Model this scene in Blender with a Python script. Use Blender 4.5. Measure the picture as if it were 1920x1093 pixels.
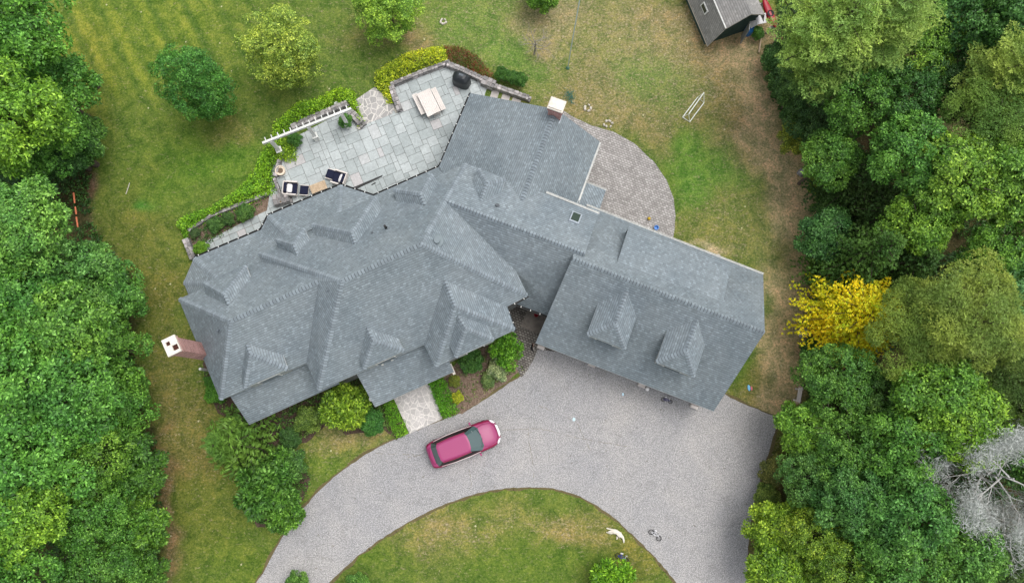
import bpy, bmesh, math, random
import numpy as np
from mathutils import Vector, Matrix
for o in list(bpy.data.objects): bpy.data.objects.remove(o)
S = bpy.context.scene; COL = S.collection
# ---------------------------------------------------------------- camera, sky, sun, exposure
H = 50.0; F = 1450.0; CX, CY = 960.0, 546.5; NAD = 765.0
TH = math.atan((NAD-CY)/F)
cam = bpy.data.objects.new('camera', bpy.data.cameras.new('camera')); COL.objects.link(cam)
cam.location = (0, 0, H); cam.rotation_euler = (TH, 0, 0)
cam.data.sensor_width = 36; cam.data.lens = F/1920*36; cam.data.clip_end = 2000
S.camera = cam
W = bpy.data.worlds.new('World'); S.world = W; W.use_nodes = True
nt = W.node_tree; bg = nt.nodes['Background']; sky = nt.nodes.new('ShaderNodeTexSky')
SUN_EL, SUN_AZ = math.radians(70), math.radians(60)
sky.sky_type = 'NISHITA'; sky.sun_disc = False; sky.sun_elevation = SUN_EL; sky.sun_rotation = SUN_AZ
sky.air_density = 1.0; sky.dust_density = 3.5; sky.ozone_density = 1.0
hs = nt.nodes.new('ShaderNodeHueSaturation'); hs.inputs['Saturation'].default_value = 0.22
nt.links.new(sky.outputs[0], hs.inputs['Color']); nt.links.new(hs.outputs[0], bg.inputs[0])
bg.inputs[1].default_value = 0.15
sl = bpy.data.lights.new('sun', 'SUN'); sl.energy = .95; sl.angle = math.radians(40); sl.color = (1, .97, .92)
so = bpy.data.objects.new('sun', sl); COL.objects.link(so)
sd = Vector((math.sin(SUN_AZ)*math.cos(SUN_EL), math.cos(SUN_AZ)*math.cos(SUN_EL), math.sin(SUN_EL)))
so.rotation_euler = sd.to_track_quat('Z', 'Y').to_euler()
S.view_settings.view_transform = 'Standard'; S.view_settings.look = 'None'
S.view_settings.exposure = 0.6; S.view_settings.gamma = 1; S.view_settings.use_curve_mapping = False
S.render.resolution_x = 1024; S.render.resolution_y = 582
# ---------------------------------------------------------------- measuring: photo pixel + height -> place in metres
cth, sth = math.cos(TH), math.sin(TH)
def ray(px, py):
    x = (px-CX)/F; y = -(py-CY)/F
    return Vector((x, y*cth+sth, y*sth-cth))
def P(px, py, z=0.0):
    d = ray(px, py); t = (z-H)/d.z
    return Vector((0, 0, H)) + d*t
def plane(a, b, c):
    n = (b-a).cross(c-a).normalized()
    return (a, n)
def on(px, py, pl):
    d = ray(px, py); a, n = pl
    t = (a-Vector((0, 0, H))).dot(n)/d.dot(n)
    return Vector((0, 0, H)) + d*t
def sr(r, g, b):
    f = lambda c: (c/255/12.92) if c/255 <= .04045 else ((c/255+.055)/1.055)**2.4
    return (f(r), f(g), f(b))
# ---------------------------------------------------------------- object helpers
def link(name, me, mats=None, parent=None):
    o = bpy.data.objects.new(name, me); COL.objects.link(o)
    if mats is not None and me is not None:
        for m in (mats if isinstance(mats, (list, tuple)) else [mats]): me.materials.append(m)
    if parent is not None: o.parent = parent
    return o
def tag(o, label=None, cat=None, group=None, kind=None):
    if label: o['label'] = label
    if cat: o['category'] = cat
    if group: o['group'] = group
    if kind: o['kind'] = kind
    return o
def thing(name, loc, label, cat, rz=0, group=None):
    o = bpy.data.objects.new(name, None); COL.objects.link(o); o.location = loc; o.rotation_euler = (0, 0, rz)
    o.empty_display_size = .3
    return tag(o, label, cat, group)
class MB:
    def __init__(s): s.v = []; s.f = []; s.m = []
    def face(s, pts, m=0):
        i = len(s.v); s.v += [tuple(p) for p in pts]; s.f.append(list(range(i, i+len(pts)))); s.m.append(m)
    def box(s, c, d, rz=0, m=0, M=None, taper=1.0):
        hx, hy, hz = d[0]/2, d[1]/2, d[2]/2
        R = Matrix.Rotation(rz, 3, 'Z'); c = Vector(c)
        p = []
        for z in (-1, 1):
            k = 1 if z < 0 else taper
            for x, y in ((-1, -1), (1, -1), (1, 1), (-1, 1)):
                q = Vector((x*hx*k, y*hy*k, z*hz)); q = (M @ q) if M else (R @ q)
                p.append(q+c)
        i = len(s.v); s.v += [tuple(q) for q in p]
        for f in ((3, 2, 1, 0), (4, 5, 6, 7), (0, 1, 5, 4), (1, 2, 6, 5), (2, 3, 7, 6), (3, 0, 4, 7)):
            s.f.append([i+k for k in f]); s.m.append(m)
    def tube(s, pts, rad, n=8, m=0, cap=True):
        pts = [Vector(p) for p in pts]
        if not isinstance(rad, (list, tuple)): rad = [rad]*len(pts)
        i0 = len(s.v); up = None
        for k, p in enumerate(pts):
            d = (pts[min(k+1, len(pts)-1)]-pts[max(k-1, 0)]).normalized()
            if up is None or abs(up.dot(d)) > .98: up = Vector((0, 0, 1)) if abs(d.z) < .9 else Vector((1, 0, 0))
            a = d.cross(up).normalized(); b = d.cross(a).normalized(); up = a.cross(d)
            for j in range(n):
                t = 2*math.pi*j/n; s.v.append(tuple(p+(a*math.cos(t)+b*math.sin(t))*rad[k]))
        for k in range(len(pts)-1):
            for j in range(n):
                q = i0+k*n; s.f.append([q+j, q+(j+1) % n, q+n+(j+1) % n, q+n+j]); s.m.append(m)
        if cap:
            s.f.append([i0+j for j in range(n)][::-1]); s.m.append(m)
            s.f.append([i0+(len(pts)-1)*n+j for j in range(n)]); s.m.append(m)
    def lathe(s, c, prof, n=20, m=0):
        c = Vector(c); i0 = len(s.v)
        for r, z in prof:
            for j in range(n):
                t = 2*math.pi*j/n; s.v.append((c.x+r*math.cos(t), c.y+r*math.sin(t), c.z+z))
        for k in range(len(prof)-1):
            for j in range(n):
                q = i0+k*n; s.f.append([q+j, q+(j+1) % n, q+n+(j+1) % n, q+n+j]); s.m.append(m)
        s.f.append([i0+j for j in range(n)][::-1]); s.m.append(m)
        s.f.append([i0+(len(prof)-1)*n+j for j in range(n)]); s.m.append(m)
    def build(s, name, mats, parent=None, bevel=0, smooth=False):
        me = bpy.data.meshes.new(name); me.from_pydata(s.v, [], s.f)
        me.polygons.foreach_set('material_index', s.m)
        if smooth: me.polygons.foreach_set('use_smooth', [True]*len(s.f))
        me.update(); o = link(name, me, mats, parent)
        if bevel:
            b = o.modifiers.new('bevel', 'BEVEL'); b.width = bevel; b.segments = 2; b.limit_method = 'ANGLE'
        return o
# ---------------------------------------------------------------- materials
def mat(name, col=(.5, .5, .5), rough=.8, metal=0, spec=.3):
    m = bpy.data.materials.new(name); m.use_nodes = True; b = m.node_tree.nodes['Principled BSDF']
    b.inputs['Base Color'].default_value = (*col, 1); b.inputs['Roughness'].default_value = rough
    b.inputs['Metallic'].default_value = metal; b.inputs['Specular IOR Level'].default_value = spec
    return m
class N:
    """small node-graph writer"""
    def __init__(s, m): s.t = m.node_tree; s.b = s.t.nodes['Principled BSDF']; s.out = s.t.nodes['Material Output']
    def n(s, typ, **k):
        x = s.t.nodes.new(typ)
        for a, v in k.items(): setattr(x, a, v)
        return x
    def l(s, a, b): s.t.links.new(a, b)
    def coord(s, which='Object'): return s.n('ShaderNodeTexCoord').outputs[which]
    def noise(s, scale, vec, detail=3, rough=.6, dist=0):
        x = s.n('ShaderNodeTexNoise'); x.inputs['Scale'].default_value = scale; x.inputs['Detail'].default_value = detail
        x.inputs['Roughness'].default_value = rough; x.inputs['Distortion'].default_value = dist; s.l(vec, x.inputs['Vector']); return x.outputs['Fac']
    def ramp(s, fac, stops, interp='LINEAR'):
        x = s.n('ShaderNodeValToRGB'); x.color_ramp.interpolation = interp; e = x.color_ramp.elements
        while len(e) < len(stops): e.new(.5)
        for k, (p, c) in enumerate(stops):
            e[k].position = p; e[k].color = (*c, 1) if len(c) == 3 else c
        s.l(fac, x.inputs[0]); return x.outputs[0]
    def mix(s, fac, a, b, mode='MIX'):
        x = s.n('ShaderNodeMix', data_type='RGBA', blend_type=mode)
        for sock, v in ((x.inputs[0], fac), (x.inputs[6], a), (x.inputs[7], b)):
            if isinstance(v, (int, float)): sock.default_value = v
            elif isinstance(v, tuple): sock.default_value = (*v, 1)
            else: s.l(v, sock)
        return x.outputs[2]
    def bump(s, h, strength=.3, dist=.02):
        x = s.n('ShaderNodeBump'); x.inputs['Strength'].default_value = strength; x.inputs['Distance'].default_value = dist
        s.l(h, x.inputs['Height']); s.l(x.outputs[0], s.b.inputs['Normal'])
    def color(s, c): s.l(c, s.b.inputs['Base Color'])
def gray(a): return (a, a, a)
def speckle(name, c1, c2, scale=30, rough=.9, bump=.3, big=None, rampw=(.35, .65)):
    m = mat(name, c1, rough); g = N(m); v = g.coord()
    f = g.noise(scale, v, 2, .7); c = g.ramp(f, [(rampw[0], c1), (rampw[1], c2)])
    f2 = g.noise(big or .6, v, 4, .6)
    c = g.mix(1.0, c, g.ramp(f2, [(.3, gray(.84)), (.7, gray(1.1))]), 'MULTIPLY')
    g.color(c); g.bump(f, bump, .02); return m
# roof shingles (UV in metres along the courses)
def shingle_mat(name, base, sc=1.0):
    m = mat(name, base, .88, spec=.2); g = N(m); uv = g.coord('UV')
    br = g.n('ShaderNodeTexBrick'); g.l(uv, br.inputs['Vector'])
    br.inputs['Scale'].default_value = 1; br.inputs['Brick Width'].default_value = .17*sc; br.inputs['Row Height'].default_value = .15*sc
    br.inputs['Mortar Size'].default_value = .009; br.inputs['Mortar Smooth'].default_value = .3; br.inputs['Bias'].default_value = 0
    br.inputs['Color1'].default_value = (0, 0, 0, 1); br.inputs['Color2'].default_value = (1, 1, 1, 1); br.inputs['Mortar'].default_value = (.0, .0, .0, 1)
    tab = g.ramp(br.outputs['Color'], [(0, tuple(b*.84 for b in base)), (.5, base), (.82, tuple(b*1.05 for b in base)), (1, tuple(min(1, b*1.3) for b in base))])
    # butt shadow line of each course painted in as a dark stripe per row
    sx = g.n('ShaderNodeSeparateXYZ'); g.l(uv, sx.inputs[0])
    dv = g.n('ShaderNodeMath', operation='DIVIDE'); g.l(sx.outputs[1], dv.inputs[0]); dv.inputs[1].default_value = .15*sc
    fr = g.n('ShaderNodeMath', operation='FRACT'); g.l(dv.outputs[0], fr.inputs[0])
    line = g.ramp(fr.outputs[0], [(0, gray(.66)), (.14, gray(.7)), (.3, gray(1.0)), (1, gray(1.06))])
    c = g.mix(1.0, tab, line, 'MULTIPLY')
    ob = g.coord(); big = g.noise(.35, ob, 5, .6); c = g.mix(1.0, c, g.ramp(big, [(.36, (.87, .89, .90)), (.64, (1.09, 1.08, 1.06))]), 'MULTIPLY')
    gr = g.noise(26, ob, 3, .8); c = g.mix(1.0, c, g.ramp(gr, [(.3, gray(.84)), (.72, gray(1.18))]), 'MULTIPLY')
    mp = g.n('ShaderNodeMapping'); mp.inputs['Scale'].default_value = (7, .35, 1); g.l(uv, mp.inputs[0])
    st = g.noise(1.2, mp.outputs[0], 3, .6); c = g.mix(1.0, c, g.ramp(st, [(.3, (.93, .93, .92)), (.7, gray(1.05))]), 'MULTIPLY')
    g.color(c); g.bump(fr.outputs[0], .35, .015)
    return m
M = {}
ROOFC = sr(129, 138, 144)
M['shingle'] = shingle_mat('roof_shingles', ROOFC)
M['shed_shingle'] = shingle_mat('shed_shingles', sr(150, 147, 145), 1.0)
def cap_mat():
    m = mat('ridge_cap_shingles', ROOFC, .88, spec=.2); g = N(m)
    r = g.n('ShaderNodeNewGeometry').outputs['Random Per Island']
    c = g.ramp(r, [(0, tuple(b*.9 for b in ROOFC)), (1, tuple(b*1.28 for b in ROOFC))])
    f = g.noise(30, g.coord(), 3, .7); c = g.mix(1.0, c, g.ramp(f, [(.3, gray(.8)), (.7, gray(1.15))]), 'MULTIPLY'); g.color(c); return m
M['cap'] = cap_mat()
M['under'] = mat('cap_shadow_strip', tuple(b*.55 for b in ROOFC), .95)  # dark strip beneath the caps, coloured to paint shadow lines between them
M['white'] = speckle('white_paint', sr(225, 225, 222), sr(205, 205, 200), 8, .6, .05)
M['siding'] = speckle('grey_siding', sr(168, 170, 168), sr(150, 152, 150), 6, .8, .1)
M['dark'] = mat('dark_metal', sr(45, 45, 45), .6)
M['glass'] = mat('window_glass', (.02, .03, .03), .08, spec=.8)
def brick_mat(name, c1, c2, mort, w=.22, h=.075, ms=.01, rough=.9, off=.5):
    m = mat(name, c1, rough); g = N(m); uv = g.coord('UV')
    br = g.n('ShaderNodeTexBrick'); g.l(uv, br.inputs['Vector']); br.offset = off
    br.inputs['Scale'].default_value = 1; br.inputs['Brick Width'].default_value = w; br.inputs['Row Height'].default_value = h
    br.inputs['Mortar Size'].default_value = ms; br.inputs['Mortar Smooth'].default_value = .2
    br.inputs['Color1'].default_value = (*c1, 1); br.inputs['Color2'].default_value = (*c2, 1); br.inputs['Mortar'].default_value = (*mort, 1)
    f = g.noise(14, uv, 3, .7); c = g.mix(1.0, br.outputs[0], g.ramp(f, [(.3, gray(.82)), (.7, gray(1.15))]), 'MULTIPLY')
    f2 = g.noise(.7, uv, 3, .7); c = g.mix(1.0, c, g.ramp(f2, [(.3, gray(.85)), (.7, gray(1.08))]), 'MULTIPLY')
    g.color(c); g.bump(br.outputs['Fac'], -.3, .01); return m
M['brick'] = brick_mat('chimney_brick', sr(186, 132, 126), sr(140, 92, 88), sr(205, 180, 172))
M['paver'] = brick_mat('cobble_pavers', sr(178, 174, 171), sr(146, 142, 139), sr(108, 104, 100), .21, .15, .014)
M['cobble'] = brick_mat('small_cobbles', sr(150, 145, 138), sr(108, 103, 98), sr(66, 61, 56), .2, .15, .02)
def island_mat(name, stops, rough=.85, nscale=9, lo=.84, hi=1.12, bump=.15):
    m = mat(name, stops[0][1], rough); g = N(m)
    r = g.n('ShaderNodeNewGeometry').outputs['Random Per Island']
    c = g.ramp(r, stops); f = g.noise(nscale, g.coord(), 4, .65); c = g.mix(1.0, c, g.ramp(f, [(.3, gray(lo)), (.7, gray(hi))]), 'MULTIPLY')
    f2 = g.noise(.9, g.coord(), 4, .65); c = g.mix(1.0, c, g.ramp(f2, [(.3, gray(.88)), (.7, gray(1.08))]), 'MULTIPLY')
    g.color(c); g.bump(f, bump, .02); return m
M['flag'] = island_mat('bluestone', [(0, sr(156, 163, 163)), (.35, sr(168, 175, 175)), (.7, sr(175, 181, 181)), (.93, sr(180, 186, 186)), (1, sr(184, 180, 180))])
M['joint'] = speckle('joint_sand', sr(112, 112, 104), sr(92, 90, 80), 20)
M['wallstone'] = island_mat('field_stone', [(0, sr(112, 110, 110)), (.5, sr(142, 139, 138)), (.85, sr(168, 163, 162)), (1, sr(196, 188, 188))], .9, 7, .7, 1.2, .5)
M['mortar'] = speckle('wall_mortar', sr(176, 168, 166), sr(132, 126, 122), 12)
def crazy_mat(sc=2.3, jc=(205, 200, 194), s0=(150, 148, 146), s1=(172, 168, 166)):
    m = mat('crazy_paving', (.4, .4, .4), .9); g = N(m); v = g.coord()
    ns = g.noise(2.5, v, 2); 
    vo = g.n('ShaderNodeTexVoronoi', feature='DISTANCE_TO_EDGE'); vo.inputs['Scale'].default_value = sc; g.l(v, vo.inputs['Vector'])
    vc = g.n('ShaderNodeTexVoronoi'); vc.inputs['Scale'].default_value = sc; g.l(v, vc.inputs['Vector'])
    bw = g.n('ShaderNodeSeparateColor'); g.l(vc.outputs['Color'], bw.inputs[0])
    st = g.ramp(bw.outputs[0], [(0, sr(*s0)), (.5, sr(*s1)), (1, sr(*s0))])
    jo = g.ramp(vo.outputs['Distance'], [(.0, gray(1)), (.035, gray(1)), (.06, gray(0))])
    c = g.mix(jo, st, sr(*jc)); f = g.noise(12, v, 4, .7); c = g.mix(1.0, c, g.ramp(f, [(.3, gray(.8)), (.7, gray(1.15))]), 'MULTIPLY')
    g.color(c); g.bump(f, .2); return m
M['crazy'] = crazy_mat(); M['walk'] = crazy_mat(2.9, (212, 207, 202), (178, 174, 171), (196, 191, 188))
def drive_mat():
    m = mat('chip_seal', (.37, .37, .37), .92); g = N(m); v = g.coord()
    f = g.noise(15, v, 3, .9); c = g.ramp(f, [(.34, sr(112, 112, 112)), (.5, sr(152, 151, 151)), (.66, sr(194, 192, 191))])
    f3 = g.noise(24, v, 2, .8); c = g.mix(1.0, c, g.ramp(f3, [(.3, gray(.74)), (.7, gray(1.26))]), 'MULTIPLY')
    f2 = g.noise(.22, v, 5, .6, .5); c = g.mix(1.0, c, g.ramp(f2, [(.3, (.86, .87, .9)), (.68, (1.06, 1.04, 1.02))]), 'MULTIPLY')
    f4 = g.noise(.9, v, 4, .7, 1.5); c = g.mix(1.0, c, g.ramp(f4, [(.36, (.88, .88, .87)), (.46, gray(1)), (.66, (1.05, 1.04, 1.03))]), 'MULTIPLY')
    f5 = g.noise(3.1, v, 2, .5); c = g.mix(1.0, c, g.ramp(f5, [(.26, (.7, .68, .62)), (.31, gray(1))]), 'MULTIPLY')
    at = g.n('ShaderNodeAttribute', attribute_name='tint'); c = g.mix(1.0, c, at.outputs['Color'], 'MULTIPLY')
    g.color(c); g.bump(f, .35, .02); return m
M['drive'] = drive_mat()
M['mulch'] = speckle('mulch', sr(92, 74, 62), sr(140, 122, 106), 11, .95, .5, 1.2)
def ground_mat():
    m = mat('lawn', (.1, .15, .03), .95, spec=.1); g = N(m); v = g.coord()
    at = g.n('ShaderNodeAttribute', attribute_name='tint').outputs['Color']
    hay = g.n('ShaderNodeAttribute', attribute_name='hay').outputs['Fac']
    n1 = g.noise(1.1, v, 6, .72, .8); n2 = g.noise(7.5, v, 4, .8, .4); n3 = g.noise(28, v, 3, .8)
    c = g.mix(1.0, at, g.ramp(n1, [(.38, (.62, .74, .66)), (.5, (1, 1, 1)), (.62, (1.42, 1.22, 1.3))]), 'MULTIPLY')
    c = g.mix(1.0, c, g.ramp(n2, [(.36, (.56, .66, .56)), (.5, gray(1)), (.64, (1.55, 1.38, 1.5))]), 'MULTIPLY')
    c = g.mix(1.0, c, g.ramp(n3, [(.36, gray(.74)), (.64, gray(1.26))]), 'MULTIPLY')
    # dry thatch: tan wisps where the lawn is thin
    mp = g.n('ShaderNodeMapping'); mp.inputs['Rotation'].default_value = (0, 0, .6); mp.inputs['Scale'].default_value = (1, 2.1, 1); g.l(v, mp.inputs[0])
    h1 = g.noise(3.6, mp.outputs[0], 5, .8, 1.2)
    hm = g.n('ShaderNodeMath', operation='MULTIPLY_ADD'); g.l(hay, hm.inputs[0]); hm.inputs[1].default_value = .17; g.l(h1, hm.inputs[2])
    hf = g.ramp(hm.outputs[0], [(.585, gray(0)), (.68, gray(.85))])
    c = g.mix(hf, c, g.mix(1.0, g.ramp(n2, [(.36, sr(92, 84, 58)), (.5, sr(138, 126, 98)), (.64, sr(184, 172, 144))]), g.ramp(n3, [(.3, gray(.75)), (.7, gray(1.25))]), 'MULTIPLY'))
    vo = g.n('ShaderNodeTexVoronoi'); vo.inputs['Scale'].default_value = .9; g.l(v, vo.inputs['Vector'])
    dots = g.ramp(vo.outputs['Distance'], [(.0, gray(1)), (.045, gray(1)), (.06, gray(0))])
    sc = g.n('ShaderNodeSeparateColor'); g.l(vo.outputs['Color'], sc.inputs[0])
    sel = g.ramp(sc.outputs[0], [(.55, gray(0)), (.57, gray(.7))])
    c = g.mix(g.mix(1.0, dots, sel, 'MULTIPLY'), c, sr(205, 200, 160))
    g.color(c); g.bump(n2, .5, .06); return m
M['ground'] = ground_mat()
def leaf_mat(name, stops, sat=1, trans=.18, spec=.35, rough=.5):
    """leaf colour = object colour x per-leaf variation"""
    m = mat(name, (.1, .2, .03), rough, spec=spec); g = N(m)
    r = g.n('ShaderNodeNewGeometry').outputs['Random Per Island']
    oc = g.n('ShaderNodeObjectInfo').outputs['Color']
    c = g.mix(1.0, oc, g.ramp(r, stops), 'MULTIPLY')
    v = g.coord(); f = g.noise(.55, v, 2, .5); c = g.mix(1.0, c, g.ramp(f, [(.35, (.80, .84, .9)), (.65, (1.35, 1.15, 1.05))]), 'MULTIPLY')
    g.color(c)
    tr = g.n('ShaderNodeBsdfTranslucent'); g.l(g.mix(1.0, c, (1.2, 1.25, .7), 'MULTIPLY'), tr.inputs[0])
    mx = g.n('ShaderNodeMixShader'); mx.inputs[0].default_value = trans
    g.l(g.b.outputs[0], mx.inputs[1]); g.l(tr.outputs[0], mx.inputs[2]); g.l(mx.outputs[0], g.out.inputs[0]); return m
LST = [(0, (.34, .38, .42)), (.4, (.8, .82, .8)), (.75, (1.3, 1.22, 1.2)), (.9, (2.1, 1.75, 2.0)), (1, (3.1, 2.4, 3.6))]  # random leaf tones; end stops also paint in leaf highlights and dark depth
M['leaf'] = leaf_mat('leaves', LST)
M['needle'] = leaf_mat('needles', [(0, gray(.6)), (.6, gray(1)), (1, gray(1.35))], trans=.15, spec=.25)
M['yellow'] = leaf_mat('autumn_needles', [(0, (.9, .7, .5)), (.12, (1.1, .92, .6)), (.5, (1, 1, 1)), (.8, (1.15, 1.15, 1.2)), (1, (.55, .9, 1))], trans=.2)
M['redleaf'] = leaf_mat('red_green_leaves', [(0, (1, .35, .5)), (.45, (1.1, .5, .6)), (.55, (.5, 1.0, .5)), (.8, (.6, 1.1, .5)), (1, (1.3, .7, .7))])
M['bark'] = speckle('bark', sr(104, 94, 84), sr(70, 62, 54), 12, .95, .6)
M['greywood'] = speckle('dead_wood', sr(196, 194, 190), sr(160, 158, 156), 10, .95, .3)
M['sapling'] = speckle('sapling_bark', sr(150, 144, 134), sr(120, 114, 104), 10, .95, .3)
M['lichen'] = island_mat('lichen_twigs', [(0, sr(150, 156, 150)), (.5, sr(184, 188, 184)), (1, sr(206, 208, 204))], .95)
M['teak'] = speckle('weathered_teak', sr(205, 184, 156), sr(178, 154, 128), 9, .8, .1)
M['palewood'] = speckle('pale_wood', sr(222, 214, 208), sr(214, 206, 199), 16, .75, .08)
M['navy'] = speckle('navy_cushion', sr(34, 38, 62), sr(24, 27, 46), 20, .95, .1)
M['linen'] = speckle('linen', sr(228, 226, 226), sr(214, 212, 214), 12, .9, .1)
M['cover'] = mat('black_grill_cover', sr(40, 44, 48), .45, spec=.4)
M['terrac'] = speckle('stone_planter', sr(232, 216, 196), sr(212, 196, 176), 8)
M['soil'] = speckle('soil', sr(130, 112, 94), sr(92, 78, 66), 20)
M['shedwall'] = speckle('shed_green_wall', sr(62, 84, 80), sr(50, 70, 66), 5)
M['red'] = mat('red_plastic', sr(150, 14, 34), .35, spec=.5)
M['blue'] = mat('blue_plastic', sr(36, 120, 196), .4, spec=.5)
M['cream'] = speckle('cream_cap', sr(226, 219, 208), sr(208, 200, 188), 6, .8, .08)
M['flue'] = mat('flue_dark', sr(70, 40, 32), .95)
M['flash'] = mat('lead_flashing', sr(170, 178, 186), .5, .3)
# ---------------------------------------------------------------- the ground: one sheet, finer where the camera looks
BLOBS = [ # px, py, rx, ry, srgb, weight, hay
 (960, 60, 330, 160, (100, 120, 54), .8, .45), (1120, 60, 200, 120, (126, 120, 76), .55, .65), (1330, 90, 120, 90, (152, 128, 90), .8, .8),
 (1420, 230, 70, 170, (154, 130, 96), .95, .55), (1490, 380, 60, 110, (156, 132, 98), .95, .5), (1520, 520, 42, 120, (132, 112, 76), .9, .4),
 (1290, 150, 110, 110, (124, 118, 70), .6, .8), (1190, 130, 90, 90, (94, 122, 56), .6, .35), (1350, 330, 110, 60, (86, 122, 48), .8, .2),
 (1290, 290, 60, 40, (92, 132, 50), .6, .1), (1400, 380, 60, 40, (90, 120, 50), .6, .2), (1330, 430, 90, 60, (116, 120, 62), .7, .6), (1470, 450, 50, 60, (98, 124, 54), .6, .2),
 (1440, 620, 40, 90, (76, 108, 40), .75, .1), (1400, 690, 40, 50, (82, 112, 42), .6, .1), (1490, 680, 35, 110, (134, 116, 76), .8, .45), (1430, 730, 60, 40, (120, 112, 58), .6, .5),
 (1120, 180, 70, 70, (130, 118, 80), .6, .7), (1010, 150, 60, 60, (104, 118, 60), .5, .5), (1060, 200, 60, 30, (122, 112, 66), .6, .6),
 (760, 90, 70, 25, (140, 120, 86), .7, .5), (900, 40, 80, 50, (92, 122, 54), .6, .3), (620, 110, 90, 80, (88, 112, 48), .6, .1), (670, 70, 40, 40, (110, 112, 62), .5, .3),
 (250, 60, 170, 120, (106, 124, 44), .6, .05), (150, 140, 60, 90, (122, 126, 50), .6, .05), (330, 320, 120, 80, (90, 118, 42), .6, .05), (430, 300, 80, 50, (84, 120, 38), .6, 0),
 (250, 440, 60, 120, (98, 104, 46), .7, .15), (290, 370, 24, 22, (64, 118, 44), .8, 0), (310, 560, 50, 90, (106, 102, 48), .7, .3), (300, 590, 30, 40, (78, 100, 40), .6, .1),
 (340, 760, 50, 130, (112, 108, 56), .7, .35), (370, 870, 60, 60, (118, 110, 60), .75, .35), (400, 980, 90, 90, (96, 104, 42), .7, .15), (440, 1060, 60, 60, (88, 108, 38), .7, .05),
 (340, 1000, 20, 120, (84, 98, 38), .6, 0), (312, 960, 14, 150, (124, 100, 72), .8, .5), (168, 370, 14, 60, (100, 82, 68), .9, .3),
 (620, 840, 80, 50, (118, 122, 60), .7, .5), (680, 800, 50, 30, (140, 124, 84), .6, .7), (600, 880, 50, 30, (96, 122, 44), .6, .1),
 (930, 990, 250, 60, (96, 112, 44), .6, .15), (820, 1010, 70, 60, (134, 122, 76), .75, .75), (960, 1000, 120, 45, (124, 122, 66), .6, .65), (1080, 985, 60, 30, (134, 120, 72), .7, .7),
 (760, 960, 90, 20, (112, 116, 54), .6, .2), (1000, 1060, 200, 50, (84, 108, 38), .7, .05), (700, 1050, 90, 40, (82, 106, 36), .7, 0), (1200, 1020, 60, 50, (120, 112, 52), .6, .3),
 (1330, 465, 44, 10, (196, 178, 140), .9, .9), (1420, 1000, 30, 150, (116, 108, 60), .8, .5), (1440, 860, 30, 80, (104, 100, 50), .8, .4),
 (500, 120, 60, 60, (84, 110, 42), .6, .1), (440, 240, 40, 20, (112, 104, 60), .5, .3), (380, 200, 60, 60, (88, 104, 42), .5, .1),
 (1380, 60, 60, 40, (158, 132, 98), .8, .4), (1230, 60, 80, 60, (136, 122, 84), .6, .8),
]
for _p in ((1375, 20), (1400, 70), (1415, 120), (1430, 170), (1448, 215), (1468, 260), (1484, 300), (1502, 345), (1518, 390), (1522, 435), (1518, 480), (1508, 530), (1498, 580), (1492, 630), (1488, 680), (1478, 730)):
    BLOBS.append((_p[0]-12, _p[1], 42, 40, (172, 156, 116), .85, .4))
BLOBS += [(1345, 310, 50, 35, (88, 122, 50), .5, .25), (1240, 130, 60, 60, (92, 124, 58), .5, .4), (1040, 30, 60, 60, (146, 132, 100), .5, .7), (960, 110, 50, 40, (86, 126, 52), .6, .1), (1190, 240, 60, 40, (124, 112, 74), .5, .6)]
FOREST_L = [(-400, -300), (60, -300), (75, 20), (95, 70), (110, 150), (135, 190), (185, 240), (178, 300), (170, 350), (176, 400), (190, 440), (250, 520), (262, 600), (250, 660), (275, 740), (292, 800), (300, 860), (306, 960), (300, 1093), (300, 1400), (-400, 1400)]
FOREST_R = [(2300, -300), (1450, -300), (1455, 60), (1434, 100), (1442, 180), (1478, 240), (1512, 290), (1538, 350), (1560, 400), (1562, 470), (1538, 560), (1522, 640), (1516, 720), (1500, 770), (1470, 830), (1444, 900), (1428, 1000), (1430, 1093), (1430, 1400), (2300, 1400)]
def inpoly(X, Y, poly):
    c = np.zeros(X.shape, bool); n = len(poly)
    for i in range(n):
        x1, y1 = poly[i][:2]; x2, y2 = poly[(i+1) % n][:2]
        if y1 == y2: continue
        c ^= ((y1 > Y) != (y2 > Y)) & (X < (x2-x1)*(Y-y1)/(y2-y1)+x1)
    return c
def wp(poly, z=0): return [P(a, b, z) for a, b in poly]
def soft(X, Y, poly, w=.5):
    """signed distance based mask"""
    d = np.full(X.shape, 1e9); n = len(poly)
    for i in range(n):
        a = np.array(poly[i][:2]); b = np.array(poly[(i+1) % n][:2]); u = b-a; L = u@u+1e-9
        t = np.clip(((X-a[0])*u[0]+(Y-a[1])*u[1])/L, 0, 1)
        d = np.minimum(d, np.hypot(X-a[0]-t*u[0], Y-a[1]-t*u[1]))
    return np.where(inpoly(X, Y, poly), d, -d)
def axis(lo, hi, step, far):
    a = list(np.arange(lo, hi+step/2, step)); k = step; x = hi; r = []
    while x < far: k *= 1.6; x += k; r.append(x)
    k = step; x = lo; l = []
    while x > -far: k *= 1.6; x -= k; l.append(x)
    return np.array(l[::-1]+a+r)
gx = axis(-42, 42, .22, 900); gy = axis(-18, 34, .22, 900)
GX, GY = np.meshgrid(gx, gy)
WL = [tuple(v)[:2] for v in wp(FOREST_L)]; WR = [tuple(v)[:2] for v in wp(FOREST_R)]
rngN = np.random.default_rng(5)
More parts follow.
